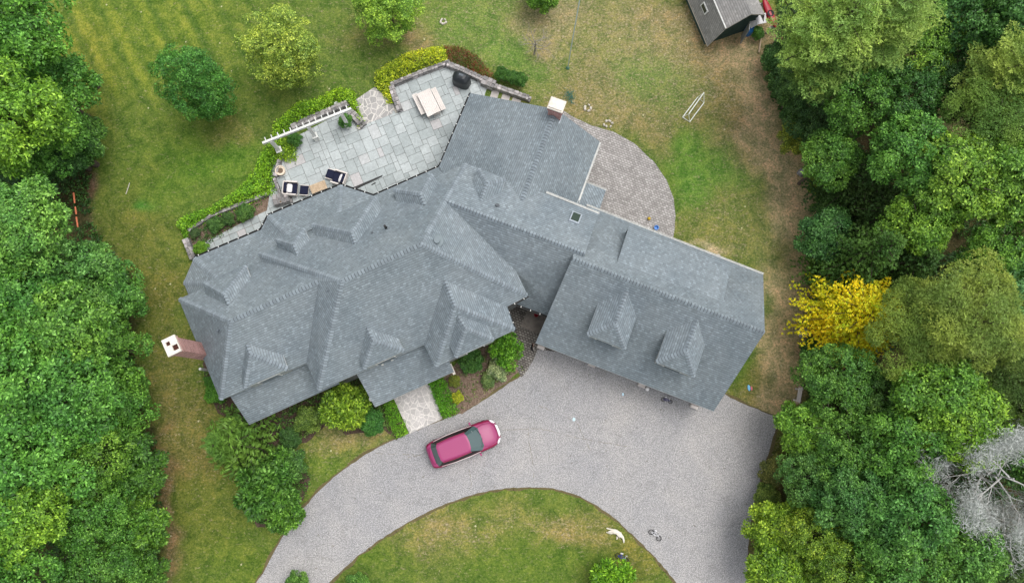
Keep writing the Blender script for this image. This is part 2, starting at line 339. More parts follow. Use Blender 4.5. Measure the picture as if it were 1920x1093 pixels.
def vnoise(X, Y, s, seed):
    r = np.random.default_rng(seed).random((64, 64)); x = X/s; y = Y/s
    xi = np.floor(x).astype(int); yi = np.floor(y).astype(int); fx = x-xi; fy = y-yi
    fx = fx*fx*(3-2*fx); fy = fy*fy*(3-2*fy)
    g = lambda a, b: r[a % 64, b % 64]
    return (g(xi, yi)*(1-fx)+g(xi+1, yi)*fx)*(1-fy)+(g(xi, yi+1)*(1-fx)+g(xi+1, yi+1)*fx)*fy
col = np.zeros(GX.shape+(3,)); col[:] = sr(86, 106, 44); hay = np.full(GX.shape, .12)
wx = GX+(vnoise(GX, GY, 2.0, 1)-.5)*2.4+(vnoise(GX, GY, .7, 3)-.5)*.9; wy = GY+(vnoise(GX, GY, 2.0, 2)-.5)*2.4+(vnoise(GX, GY, .7, 4)-.5)*.9
for px, py, rx, ry, c, w, hh in BLOBS:
    c0 = P(px, py); ex = (P(px+rx, py)-c0).x; ey = abs((P(px, py+ry)-c0).y)
    d = ((wx-c0.x)/ex)**2+((wy-c0.y)/ey)**2; k = (w*np.exp(-(d**1.4)*.75))
    col = col*(1-k[..., None])+np.array(sr(*c))*k[..., None]; hay = hay*(1-k)+hh*k
# mowing stripes on the back lawn
a = P(140, 0); b = P(240, 200); u = (b-a).normalized(); sN = Vector((-u.y, u.x))
ph = (GX*sN.x+GY*sN.y)+(vnoise(GX, GY, 3, 9)-.5)*.12
m_ = np.exp(-(((GX-P(240, 90).x)/9)**2+((GY-P(240, 60).y)/6.5)**2)**2)
stripe = np.sin(ph*2*math.pi/1.05)*.65+np.sin(ph*2*math.pi/1.9+1)*.5
col *= (1+.30*(stripe*m_)[..., None]*np.array((1.3, .8, .6)))
dn = vnoise(GX, GY, .35, 11)-.5
for Wp in (WL, WR):
    d = soft(GX, GY, Wp)+dn*.9; k = np.clip(d/.8+(.35 if Wp is WL else -.25), 0, 1)[..., None]
    leafy = (vnoise(GX, GY, .5, 21)*.6+vnoise(GX, GY, 2., 22)*.4)[..., None]
    fl = np.array(sr(84, 72, 50))*(1-leafy)+np.array(sr(58, 70, 36))*leafy
    col = col*(1-k)+fl*k; hay *= (1-k[..., 0])
# worn brownish rim along the drive
me = bpy.data.meshes.new('ground'); ny, nx = GX.shape
V = np.stack([GX, GY, np.zeros_like(GX)], -1).reshape(-1, 3)
idx = np.arange(ny*nx).reshape(ny, nx)
Fq = np.stack([idx[:-1, :-1], idx[:-1, 1:], idx[1:, 1:], idx[1:, :-1]], -1).reshape(-1, 4)
def npmesh(name, V, Fq, k=4):
    me = bpy.data.meshes.new(name); me.vertices.add(len(V)); me.vertices.foreach_set('co', np.asarray(V, np.float32).ravel())
    me.loops.add(len(Fq)*k); me.loops.foreach_set('vertex_index', np.asarray(Fq, np.int32).ravel())
    me.polygons.add(len(Fq)); me.polygons.foreach_set('loop_start', np.arange(0, len(Fq)*k, k, dtype=np.int32))
    me.update(calc_edges=True); me.validate(); return me
me = npmesh('ground', V, Fq)
ca = me.color_attributes.new('tint', 'FLOAT_COLOR', 'POINT'); ca.data.foreach_set('color', np.concatenate([col.reshape(-1, 3), np.ones((ny*nx, 1))], 1).astype(np.float32).ravel())
ha = me.attributes.new('hay', 'FLOAT', 'POINT'); ha.data.foreach_set('value', hay.astype(np.float32).ravel())
tag(link('ground', me, M['ground']), kind='structure')
# ---------------------------------------------------------------- flat sheets
rnd = random.Random(3)
def densify(pts, step=.35, jit=0.0, seed=0):
    r = random.Random(seed); out = []
    for i, a in enumerate(pts):
        b = pts[(i+1) % len(pts)]; n = max(1, int((b-a).length/step))
        for k in range(n):
            p = a.lerp(b, k/n)
            out.append(p+Vector((r.uniform(-jit, jit), r.uniform(-jit, jit), 0)))
    return out
def smoothpoly(pts, it=2):
    for _ in range(it):
        o = []
        for i, a in enumerate(pts):
            b = pts[(i+1) % len(pts)]; o += [a.lerp(b, .25), a.lerp(b, .75)]
        pts = o
    return pts
def sheet(name, poly, z, material, kind='structure', jit=0, smooth=0, uvrot=0, step=.35, thick=0):
    pts = wp(poly) if not isinstance(poly[0], Vector) else poly
    if smooth: pts = smoothpoly(pts, smooth)
    if jit: pts = densify(pts, step, jit, len(name))
    bm = bmesh.new(); vs = [bm.verts.new((p.x, p.y, z)) for p in pts]
    f = bm.faces.new(vs)
    if f.normal.z < 0: f.normal_flip()
    f.normal_update()
    if f.normal.z < 0: f.normal_flip()
    if thick:
        r = bmesh.ops.extrude_face_region(bm, geom=[f]); 
        for v in r['geom']:
            if isinstance(v, bmesh.types.BMVert): v.co.z -= thick
    bmesh.ops.triangulate(bm, faces=[f for f in bm.faces if len(f.verts) > 4])
    uvl = bm.loops.layers.uv.new('UVMap'); c, s = math.cos(uvrot), math.sin(uvrot)
    for fc in bm.faces:
        for l in fc.loops: l[uvl].uv = (l.vert.co.x*c+l.vert.co.y*s, -l.vert.co.x*s+l.vert.co.y*c)
    me = bpy.data.meshes.new(name); bm.to_mesh(me); bm.free()
    o = link(name, me, material); tag(o, kind=kind); return o
DRIVE = [(470, 1110), (500, 1062), (530, 1005), (572, 948), (620, 898), (690, 848), (742, 822), (768, 813), (830, 785), (866, 775), (905, 752), (955, 718), (985, 700), (1004, 665), (1012, 640), (1060, 640), (1345, 730), (1378, 750),
 (1400, 760), (1456, 781), (1460, 784), (1458, 792), (1446, 830), (1428, 890), (1411, 950), (1402, 1020), (1400, 1110), (1400, 1400), (1500, 1700), (1200, 1700), (1240, 1300), (1282, 1110), (1240, 1056), (1196, 1012), (1150, 968), (1100, 935), (1050, 917), (1000, 912), (940, 915), (880, 928), (800, 958), (720, 1005), (655, 1054), (600, 1110), (540, 1250), (400, 1700), (200, 1700), (420, 1250)]
def drive():
    pts = densify(smoothpoly(wp(DRIVE), 1), .25, .03, 8)
    n_ = len(pts); r_ = random.Random(4); A_ = sum(pts[i].x*pts[(i+1) % n_].y-pts[(i+1) % n_].x*pts[i].y for i in range(n_)); sg = -1 if A_ > 0 else 1
    eb = MB()
    for i in range(n_):
        a, b = pts[i], pts[(i+1) % n_]; d = (b-a).normalized(); nn_ = Vector((-d.y, d.x, 0))*sg
        if max(abs(a.x), abs(a.y)) > 30: continue
        w1_, w2_ = .05+.14*vnoise(np.array([a.x+60.]), np.array([a.y+60.]), .5, 77)[0]*1.4, .05+.14*vnoise(np.array([b.x+60.]), np.array([b.y+60.]), .5, 77)[0]*1.4
        q = [a-nn_*.05, b-nn_*.05, b+nn_*w2_, a+nn_*w1_]; eb.face([(v.x, v.y, .005) for v in q])
    tag(eb.build('driveway_edge', speckle('edge_soil', sr(112, 98, 72), sr(88, 84, 52), 14, .95, .3)), kind='structure')
    bm = bmesh.new(); f = bm.faces.new([bm.verts.new((p.x, p.y, .008)) for p in pts]); f.normal_update()
    if f.normal.z < 0: f.normal_flip()
    bmesh.ops.triangulate(bm, faces=bm.faces[:]); me = bpy.data.meshes.new('driveway'); bm.to_mesh(me); bm.free()
    # regular vertices inside so that worn wheel tracks can be coloured
    ca = me.color_attributes.new('tint', 'FLOAT_COLOR', 'POINT'); ca.data.foreach_set('color', [1.0]*4*len(me.vertices))
    tag(link('driveway', me, M['drive']), kind='structure')
drive()
# thin cracks and worn, darker brownish margin by the garage doors
def ribbon(name, poly, w, z, m, jit=.03, seed=1):
    pts = wp(poly); r = random.Random(seed); o = []
    for i in range(len(pts)-1):
        n = max(1, int((pts[i+1]-pts[i]).length/.15))
        for k in range(n): o.append(pts[i].lerp(pts[i+1], k/n)+Vector((r.uniform(-jit, jit), r.uniform(-jit, jit), 0)))
    mb = MB()
    for i in range(len(o)-1):
        d = (o[i+1]-o[i]).normalized(); n = Vector((-d.y, d.x, 0))*w/2*r.uniform(.3, 1.2)
        if r.random() < .75: mb.face([(q.x, q.y, z) for q in (o[i]-n, o[i+1]-n, o[i+1]+n, o[i]+n)][::1])
    return mb.build(name, m)
M['crackm'] = speckle('crack_fill', sr(120, 114, 104), sr(138, 130, 114), 20)
for k, pl in enumerate(([(990, 800), (992, 830), (998, 862), (1002, 910)], [(880, 880), (884, 905), (878, 925)], [(940, 806), (1010, 803), (1080, 820), (1180, 838)], [(760, 858), (790, 852), (700, 850)], [(1010, 760), (1080, 790), (1110, 850)])):
    tag(ribbon('driveway_crack', pl, .03, .014, M['crackm'], seed=k), kind='structure')
def blotch(name, px, py, rx, ry, z, m, seed, rot=0):
    c = P(px, py); r = random.Random(seed); pts = []
    for k in range(40):
        t = k/40*2*math.pi; q = .75+.25*r.random()+.15*math.sin(3*t+seed)
        x = math.cos(t)*rx*q; y = math.sin(t)*ry*q
        pts.append(c+Vector((x*math.cos(rot)-y*math.sin(rot), x*math.sin(rot)+y*math.cos(rot), 0)))
    return sheet(name, pts, z, m)
UDIR = math.atan2(169, 389)         # the house's long axis, in world angle
GDIR = -math.atan2(140, 356)        # the garage's long axis
sheet('paver_terrace', [(1050, 205), (1080, 222), (1110, 236), (1150, 248), (1190, 270), (1225, 303), (1250, 338), (1263, 372), (1267, 405), (1262, 450), (1100, 420), (1000, 330)], .012, M['paver'], uvrot=GDIR, jit=.02)
sheet('cobble_court', [(930, 560), (1080, 590), (1050, 660), (1008, 655), (1000, 675), (988, 695), (978, 708), (968, 690), (975, 660), (960, 620)], .012, M['cobble'], uvrot=GDIR)
M['slab'] = speckle('landing_slab', sr(142, 134, 126), sr(116, 109, 102), 3, .85, .15)
sheet('stone_landing', wp([(988.6, 581), (1035, 597), (1012, 627), (976, 612)], .16), .16, M['slab'], thick=.16)
sheet('mulch_bed', [(815, 700), (850, 685), (960, 600), (985, 645), (982, 690), (950, 716), (905, 748), (868, 776), (840, 770)], .010, M['mulch'], jit=.05)
M['mulch2'] = speckle('dark_mulch', sr(66, 52, 44), sr(98, 82, 70), 9, .95, .5, 1.2)
sheet('planting_bed', [(380, 680), (392, 735), (410, 775), (470, 800), (480, 850), (540, 830), (575, 830), (620, 790), (650, 815), (720, 805), (745, 825), (760, 800), (700, 690), (560, 650), (420, 640)], .011, M['mulch2'], jit=.06)
sheet('shrub_border', [(440, 840), (500, 830), (570, 870), (585, 905), (560, 950), (520, 990), (470, 985), (450, 900)], .0105, M['mulch2'], jit=.06, smooth=1)
sheet('back_planting_bed', [(352, 432), (440, 392), (512, 366), (530, 400), (375, 480), (352, 455)], .013, M['mulch'], jit=.03)
sheet('flagstone_walk', [(736, 742), (802, 712), (830, 784.5), (768, 813)], .05, M['walk'], thick=.05)
sheet('stone_steps', [(664, 190), (703, 164), (742, 200), (735, 215), (680, 236)], .06, M['crazy'], thick=.06)
# ---- bluestone patio, every slab modelled, laid in random rectangles
PATIO = [(505, 372), (510, 318), (520, 298), (545, 292), (553, 258), (655, 204), (676, 232), (735, 205), (745, 205), (732, 158), (835, 120), (868, 140), (914, 163), (905, 190), (855, 330), (700, 410), (515, 440), (500, 400)]
def clip_poly(poly, rect):
    out = [tuple(p[:2]) for p in poly]; n = len(rect)
    for i in range(n):
        a = rect[i]; b = rect[(i+1) % n]; inp = out; out = []
        if not inp: break
        side = lambda p: (b[0]-a[0])*(p[1]-a[1])-(b[1]-a[1])*(p[0]-a[0])
        for k in range(len(inp)):
            p, q = inp[k], inp[(k+1) % len(inp)]; sp, sq = side(p), side(q)
            if sp >= 0: out.append(p)
            if (sp >= 0) != (sq >= 0):
                t = sp/(sp-sq); out.append((p[0]+(q[0]-p[0])*t, p[1]+(q[1]-p[1])*t))
    return out
def slabs(name, poly, cell, rot, z, gap, m, seed=1, sizes=None):
    pw = wp(poly); c, s = math.cos(rot), math.sin(rot); r = random.Random(seed)
    loc = [(p.x*c+p.y*s, -p.x*s+p.y*c) for p in pw]
    area = sum(loc[i][0]*loc[(i+1) % len(loc)][1]-loc[(i+1) % len(loc)][0]*loc[i][1] for i in range(len(loc)))
    if area < 0: loc = loc[::-1]
    x0 = min(p[0] for p in loc)-cell; y0 = min(p[1] for p in loc)-cell
    nx = int((max(p[0] for p in loc)-x0)/cell)+2; nyy = int((max(p[1] for p in loc)-y0)/cell)+2
    used = [[False]*nyy for _ in range(nx)]; mb = MB(); sizes = sizes or [(2, 2), (2, 3), (3, 2), (2, 2), (3, 2), (2, 2), (1, 2), (2, 3), (2, 2)]
    for j in range(nyy):
        for i in range(nx):
            if used[i][j]: continue
            for tr in range(12):
                w, h = r.choice(sizes) if tr < 11 else (1, 1)
                if i+w <= nx and j+h <= nyy and all(not used[i+a][j+b] for a in range(w) for b in range(h)): break
            else: w = h = 1
            for a in range(w):
                for b in range(h): used[i+a][j+b] = True
            g = gap; X0, Y0, X1, Y1 = x0+i*cell+g, y0+j*cell+g, x0+(i+w)*cell-g, y0+(j+h)*cell-g
            q = clip_poly(loc, [(X0, Y0), (X1, Y0), (X1, Y1), (X0, Y1)])
            if len(q) < 3: continue
            zz = z+r.uniform(-.003, .003); T = lambda p: (p[0]*c-p[1]*s, p[0]*s+p[1]*c)
            top = [(*T(p), zz) for p in q]
            i0 = len(mb.v); mb.v += top+[(a, b, z-.03) for a, b, _ in top]; n = len(q)
            mb.f.append([i0+k for k in range(n)]); mb.m.append(0)
            for k in range(n): mb.f.append([i0+k, i0+n+k, i0+n+(k+1) % n, i0+(k+1) % n]); mb.m.append(0)
    return mb.build(name, m)
sheet('patio_bedding', PATIO, .016, M['joint'])
tag(slabs('bluestone_patio', PATIO, .335, UDIR, .045, .011, M['flag'], 4), kind='structure')
tag(slabs('side_walk', [(372, 468), (388, 452), (500, 395), (515, 425), (390, 490)], .55, UDIR, .045, .012, M['flag'], 7, [(1, 1), (2, 1), (1, 1)]), kind='structure')
# sunken drain strip and well by the basement steps
mb = MB(); mb.face([P(*q, .05) for q in ((661, 352), (718, 328), (716, 332), (664, 357))][::-1]); mb.face([P(*q, .05) for q in ((696, 346), (704, 342), (705, 344), (697, 348))][::-1])
tag(mb.build('patio_drain', M['dark']), kind='structure')
# stepping stones
M['step'] = speckle('stepping_stone', sr(186, 180, 176), sr(168, 162, 158), 4, .85, .1)
for k, q in enumerate((((923.5, 168), (937, 171.5), (932, 186), (918.5, 183)), ((943, 176), (957, 180), (953, 193), (938.5, 188)), ((962, 183.5), (977, 189), (974, 199), (957, 194)))):
    o = sheet('stepping_stone', list(q), .04, M['step'], thick=.04, kind=None)
    tag(o, ['pinkish square stepping stone next to the patio corner', 'middle square stepping stone by the low stone wall', 'square stepping stone nearest the end of the stone wall'][k], 'stepping stone', 'square stepping stones beside the low stone wall')
# ---------------------------------------------------------------- field stone walls
def stone_wall(poly, w, h, label, seed, z0=0.0):
    pts = wp(poly, h); r = random.Random(seed); root = thing('stone_wall', (pts[0].x, pts[0].y, 0), label, 'stone wall', group='low field stone walls round the patio')
    co = MB(); st = MB(); o = Vector((pts[0].x, pts[0].y, 0))
    for i in range(len(pts)-1):
        a, b = pts[i]-o, pts[i+1]-o; d = (b-a); L = d.length; d.normalize(); n = Vector((-d.y, d.x, 0)); ang = math.atan2(d.y, d.x)
        mid = (a+b)/2; co.box((mid.x, mid.y, h/2-.03), (L+.02*i, w-.07, h-.06), ang)
        rows = max(2, int(h/.17)); 
        for k in range(rows):
            t = 0
            while t < L:
                s = r.uniform(.18, .42)
                for sd in (-1, 1):
                    p = a+d*(t+s/2)+n*sd*(w/4)*1.0; zz = (k+.5)*h/rows
                    st.box((p.x, p.y, zz+r.uniform(-.01, .02)), (s-.025, w/2-.02+r.uniform(0, .04), h/rows-.02), ang+r.uniform(-.1, .1), taper=r.uniform(.82, .98))
                t += s
    co.build('mortar', M['mortar'], root); st.build('stones', M['wallstone'], root, bevel=.015); return root
stone_wall([(346, 447), (360, 482)], .42, .45, 'short rough stone wall at the far left corner of the planting bed', 1)
stone_wall([(352, 432), (395, 404), (440, 386), (498, 364)], .22, .35, 'long thin stone edging wall between green hedge and back planting bed', 2)
stone_wall([(514, 330), (523, 300)], .25, .45, 'short stone wall beside the round planter', 3)
stone_wall([(513, 333), (524, 362)], .2, .4, 'short stone wall between the round planter and the corner pier', 13)
stone_wall([(511, 376), (538, 368)], .75, .6, 'square stone corner pier carrying a small pot', 4)
stone_wall([(545, 238), (600, 213), (646, 194)], .4, .55, 'dark stone wall behind the white pergola', 5)
stone_wall([(655, 207), (676, 229)], .5, .5, 'stone wall end on the left of the stone steps', 6)
stone_wall([(733, 160), (741, 185), (749, 205)], .4, .5, 'stone wall end on the right of the stone steps with a small plant', 7)
stone_wall([(732, 158), (785, 136), (836, 117)], .28, .5, 'stone wall below the chartreuse hedge at the patio edge', 8)
stone_wall([(838, 118), (872, 132), (908, 149)], .38, .5, 'stone wall behind the covered grill', 9)
stone_wall([(904, 148), (922, 156)], .62, .6, 'wide stone pier between the grill and stepping stones', 10)
stone_wall([(922, 158), (955, 170), (987, 181)], .36, .5, 'low stone wall with white mortar beside the stepping stones', 11)
def boulder(px, py, r_, label, seed, flat=.5, group=None, m=None):
    bm = bmesh.new(); bmesh.ops.create_icosphere(bm, subdivisions=3, radius=1); rr = random.Random(seed)
    ph = [rr.uniform(0, 6) for _ in range(6)]
    for v in bm.verts:
        k = 1+.12*math.sin(3*v.co.x+ph[0])+.1*math.sin(4*v.co.y+ph[1])+.08*math.sin(7*v.co.z+ph[2])+.05*math.sin(9*v.co.x+ph[3])
        v.co = Vector((v.co.x*k*r_, v.co.y*k*r_*rr.uniform(.74, .76), v.co.z*k*r_*flat))
    me = bpy.data.meshes.new('boulder'); bm.to_mesh(me); bm.free(); o = link('boulder', me, m or M['bould']); p = P(px, py); o.location = (p.x, p.y, r_*flat*.45); o.rotation_euler.z = rr.uniform(0, 3)
    tag(o, label, 'rock', group); return o
M['bould'] = speckle('granite', sr(168, 166, 164), sr(128, 126, 124), 5, .9, .5, 1.5)
boulder(1512, 682, .55, 'large pale grey boulder at the right lawn edge below the yellow tree', 1, group='rocks at the edge of the right woods')
boulder(1508, 660, .35, 'middle pale boulder above the largest one at the right lawn edge', 2, group='rocks at the edge of the right woods')
boulder(1506, 624, .4, 'whitish rock at lower left of the yellow tree', 3, group='rocks at the edge of the right woods')
boulder(1503, 325, .35, 'bluish grey rock where the tan lawn meets the upper right trees', 4, group='rocks at the edge of the right woods')
M['bright'] = speckle('light_rock', sr(210, 204, 192), sr(180, 172, 160), 6, .9, .4)
boulder(674, 238, .22, 'pale rock at the foot of the left stone wall end', 5, m=M['bright'])
boulder(746, 207, .25, 'pale rock at the foot of the right stone wall end', 6, m=M['bright'])
boulder(1345, 484, .3, 'sandy rock on the bare patch behind the garage', 7, .3, m=M['bright'])
# ---------------------------------------------------------------- THE HOUSE
ZE = 5.4
hc = P(700, 560)
house = thing('house', (hc.x, hc.y, 0), 'large rambling grey shingled house with hipped roofs, dormers and attached garage', 'house')
HO = Vector((hc.x, hc.y, 0))
class Roof:
    def __init__(s): s.faces = []
    def add(s, *pts): s.faces.append([Vector(p) for p in pts])
def newell(f):
    n = Vector((0, 0, 0))
    for i, a in enumerate(f):
        b = f[(i+1) % len(f)]; n += Vector(((a.y-b.y)*(a.z+b.z), (a.z-b.z)*(a.x+b.x), (a.x-b.x)*(a.y+b.y)))
    return n.normalized()
def build_roof(name, roof, parent, origin, m=None, th=.16, nocap=(), skirt=None, capw=.17, edge=None, caps=True):
    m = m or M['shingle']; key = lambda p: (round(p.x, 2), round(p.y, 2), round(p.z, 2))
    V = []; idx = {}; 
    def vi(p):
        k = key(p)
        if k not in idx: idx[k] = len(V); V.append(p-origin)
        return idx[k]
    faces = []; normals = []
    for f in roof.faces:
        n = newell(f)
        if n.z < 0: f = f[::-1]; n = -n
        faces.append([vi(p) for p in f]); normals.append(n)
    edges = {}
    for fi, f in enumerate(faces):
        for i, a in enumerate(f): edges.setdefault(frozenset((a, f[(i+1) % len(f)])), []).append((fi, a, f[(i+1) % len(f)]))
    me = bpy.data.meshes.new(name); nv = len(V); allv = [tuple(v) for v in V]; allf = list(faces); mi = [0]*len(faces)
    for e, l in edges.items():
        if len(l) == 1:
            fi, a, b = l[0]; i = len(allv); d = Vector((0, 0, -(skirt or th)))
            allv += [tuple(V[a]), tuple(V[b]), tuple(V[b]+d), tuple(V[a]+d)]; allf.append([i+1, i, i+3, i+2]); mi.append(1)
    me.from_pydata(allv, [], allf); uv = me.uv_layers.new(name='UVMap')
    for fi, p in enumerate(me.polygons):
        n = normals[fi] if fi < len(normals) else p.normal
        u = Vector((0, 0, 1)).cross(n)
        u = u.normalized() if u.length > 1e-4 else Vector((1, 0, 0)); v = n.cross(u)
        off = (fi*1.37) % 5
        for li in p.loop_indices:
            c = me.vertices[me.loops[li].vertex_index].co; uv.data[li].uv = (c.dot(u)+off, c.dot(v))
    me.polygons.foreach_set('material_index', mi); me.update()
    o = link(name, me, [m, edge or M['siding']], parent)
    if not caps: return o
    mb = MB(); us = MB()
    for e, l in edges.items():
        if len(l) != 2: continue
        f1, f2 = l[0][0], l[1][0]; a, b = V[l[0][1]], V[l[0][2]]
        c2 = sum((V[i] for i in faces[f2]), Vector())/len(faces[f2])
        if (c2-a).dot(normals[f1]) > -.01: continue
        if a.z > b.z: a, b = b, a
        d = (b-a); L = d.length; d.normalize(); n1, n2 = normals[f1], normals[f2]
        s1 = n1.cross(d); s2 = n2.cross(d)
        c1 = sum((V[i] for i in faces[f1]), Vector())/len(faces[f1])
        if s1.dot(c1-a) < 0: s1 = -s1
        if s2.dot(c2-a) < 0: s2 = -s2
        up = (n1+n2).normalized(); us.face([a+s1*capw*.9+n1*.012, a+up*.016, b+up*.016, b+s1*capw*.9+n1*.012]); us.face([a+up*.016, a+s2*capw*.9+n2*.012, b+s2*capw*.9+n2*.012, b+up*.016]); t = 0.0; rr = random.Random(int(L*100))
        while t < L-.05:
            e2 = min(t+.19, L); w = capw*rr.uniform(.94, 1.05)
            lo, hi = .035, .022
            A = a+d*(t+.045); B = a+d*(e2+.0)
            p = [A+s1*w+n1*lo, A+up*(lo+.015), A+s2*w+n2*lo, B+s2*w*.96+n2*hi, B+up*(hi+.01), B+s1*w*.96+n1*hi]
            i = len(mb.v); mb.v += [tuple(q) for q in p]+[tuple(q-up*.05) for q in p[:3]]
            mb.f += [[i, i+1, i+4, i+5], [i+1, i+2, i+3, i+4], [i+6, i+7, i+1, i], [i+7, i+8, i+2, i+1]]; mb.m += [0]*4
            t = e2
    if mb.v:
        mb.v += us.v; i0 = len(mb.v)-len(us.v); mb.f += [[k+i0 for k in f] for f in us.f]; mb.m += [1]*len(us.f)
        mb.build('ridge_cap', [M['cap'], M['under']], o)
    return o
def walls(poly, ze, zb, inset, parent, origin, name='wall', m=None):
    pts = wp(poly, ze); c = [p.xy for p in pts]; n = len(c)
    area = sum(c[i].x*c[(i+1) % n].y-c[(i+1) % n].x*c[i].y for i in range(n)); sg = 1 if area > 0 else -1
    off = []
    for i in range(n):
        a, b, d = c[i-1], c[i], c[(i+1) % n]; u = (b-a).normalized(); v = (d-b).normalized()
        n1 = Vector((-u.y, u.x))*sg; n2 = Vector((-v.y, v.x))*sg; k = 1+n1.dot(n2)
        off.append(b+(n1+n2)*inset/max(k, .3))
    mb = MB()
    for i in range(n):
        a, b = off[i], off[(i+1) % n]
        mb.face([Vector((a.x, a.y, zb))-origin, Vector((b.x, b.y, zb))-origin, Vector((b.x, b.y, ze-.04))-origin, Vector((a.x, a.y, ze-.04))-origin])
    mb.face([Vector((a.x, a.y, ze-.05))-origin for a in off])
    return mb.build(name, m or M['siding'], parent)
e = lambda x, y, z=ZE: P(x, y, z)
A_, B_, C_, D_, E_, F_, G_, H_ = e(484, 475), e(873, 306), e(989.6, 554.5), e(951, 575), e(966, 618), e(816.7, 688), e(795, 646), e(597, 732)
R1, R1b = e(640, 527, 9.6), e(789, 457, 9.85)
pBack = plane(A_, B_, R1); pFront = plane(H_, G_, R1); pEast = plane(B_, C_, R1b); pWest = plane(A_, H_, R1)
J_ = on(834, 376, pBack); L_ = e(969, 510)
T_ = on(833, 525, pFront); U_ = e(852.6, 575, T_.z)
N_ = e(597, 527, 8.6); R2 = e(431, 602, 8.6); M_ = e(491, 491); O_ = e(574.5, 681); X_ = e(335, 560.5); Y_ = e(413, 750)
main = Roof()
main.add(A_, B_, J_, R1b, R1); main.add(R1b, J_, L_, C_); main.add(R1, R1b, C_, D_, T_, G_, H_)
main.add(A_, M_, N_, O_, H_, R1); main.add(T_, U_, F_, G_); main.add(U_, T_, D_, E_); main.add(U_, E_, F_)
main.add(X_, M_, N_, R2); main.add(R2, N_, O_, Y_); main.add(X_, R2, Y_)
Q_ = e(1097, 476, J_.z)
X4 = e(1122, 401); pLB = plane(B_, X4, Q_)
X1, X3 = on(950, 335, pLB), on(1024, 361.5, pLB); X2 = on(978, 377, pLB)
main.add(J_, B_, X4, Q_)
ZL = 3.1
main.add(J_, Q_, e(1075, 610, ZL), e(950, 563, ZL), L_)
build_roof('roof', main, house, HO)
walls([(484, 475), (873, 306), (989.6, 554.5), (951, 575), (966, 618), (816.7, 688), (795, 646), (597, 732)], ZE, 0, .35, house, HO)
walls([(335, 560.5), (491, 491), (600, 560), (600, 668), (413, 750)], ZE, 0, .35, house, HO)
walls([(880, 320), (1118, 408), (1080, 480), (960, 500)], ZE, 0, .35, house, HO)
walls([(950, 500), (1070, 500), (1060, 600), (950, 560)], ZL, 0, .4, house, HO)
# wing with the saltbox gable
WZ = 3.0; WR_ = X2.z
wing = Roof(); pk = e(1043, 205, WR_)
w1, w2, w3, w4 = e(882, 175, WZ), e(823, 313, WZ), e(1125, 266, WZ), e(1083, 380, WZ)
pWL = plane(w1, w2, pk); pWR = plane(w3, w4, pk)
rx = pk.lerp(P(978, 377, WR_), 1.12); wing.add(w1, pk, rx, on(870, 380, pWL), w2); wing.add(pk, w3, w4, on(1045, 415, pWR), rx)
build_roof('wing_roof', wing, house, HO, edge=M['white'])
walls([(882, 175), (823, 313), (960, 380), (1083, 380), (1125, 266)], WZ, 0, .3, house, HO)
gm = MB(); a, b, c = e(890, 178, WZ-.1), e(1118, 264, WZ-.1), e(1043, 211, WR_-.2)
gm.face([a-HO, b-HO, c-HO]); gm.build('gable_wall', M['siding'], house)
# garage
GZ = 3.0; GR = 7.6
g1, g2, g3, g4 = e(1102.4, 386, GZ), e(1431, 515, GZ), e(1338, 771, GZ), e(1004, 643, GZ)
gr1, gr2 = e(1073, 484, GR), e(1434, 623, GR)
gar = Roof(); gar.add(g1, g2, gr2, gr1); gar.add(gr1, gr2, g3, g4)
build_roof('garage_roof', gar, house, HO, edge=M['white'])
gi = .35
walls([(1102.4, 386), (1431, 515), (1338, 771), (1004, 643)], GZ, 0, .3, house, HO)
gm = MB()
for s, (a, b, c) in enumerate(((g1, g4, gr1), (g2, g3, gr2))):
    sh = (g2-g1).normalized()*(.3 if s == 0 else -.3)
    d_ = Vector((0, 0, -.12)); a2 = a.lerp(b, .05); b2 = b.lerp(a, .05)
    gm = MB(); gm.face([a2+sh+d_-HO, b2+sh+d_-HO, c+sh+d_*1.5-HO]); gm.build('gable_wall', M['siding'], house)
pGB = plane(g1, g2, gr1); pGF = plane(g4, g3, gr1)
# rear shed dormer on the garage
sd_ = Roof(); s1_, s2_ = on(1157, 493, pGB)+Vector((0, 0, .02)), on(1355, 568, pGB)+Vector((0, 0, .02)); s3_, s4_ = e(1372, 497, 5.15), e(1180, 423, 5.15)
sd_.add(s1_, s2_, s3_, s4_)
dz = build_roof('shed_dormer', sd_, house, HO, th=.14)
gm = MB()
ins = Vector((0, 0, -.08))
for a, b, sgn in ((s1_, s4_, 1), (s2_, s3_, -1)):
    sh = (s2_-s1_).normalized()*.18*sgn; bb = b.lerp(a, .06)
    foot = Vector((bb.x, bb.y, 3.2)); gm.face([a+sh+ins-HO, bb+sh+ins-HO, foot+sh-HO])
a, b = s4_.lerp(s1_, .06), s3_.lerp(s2_, .06); gm.face([a+ins-HO, b+ins-HO, Vector((b.x, b.y, 2.8))-HO, Vector((a.x, a.y, 2.8))-HO])
gm.build('dormer_wall', M['siding'], house)
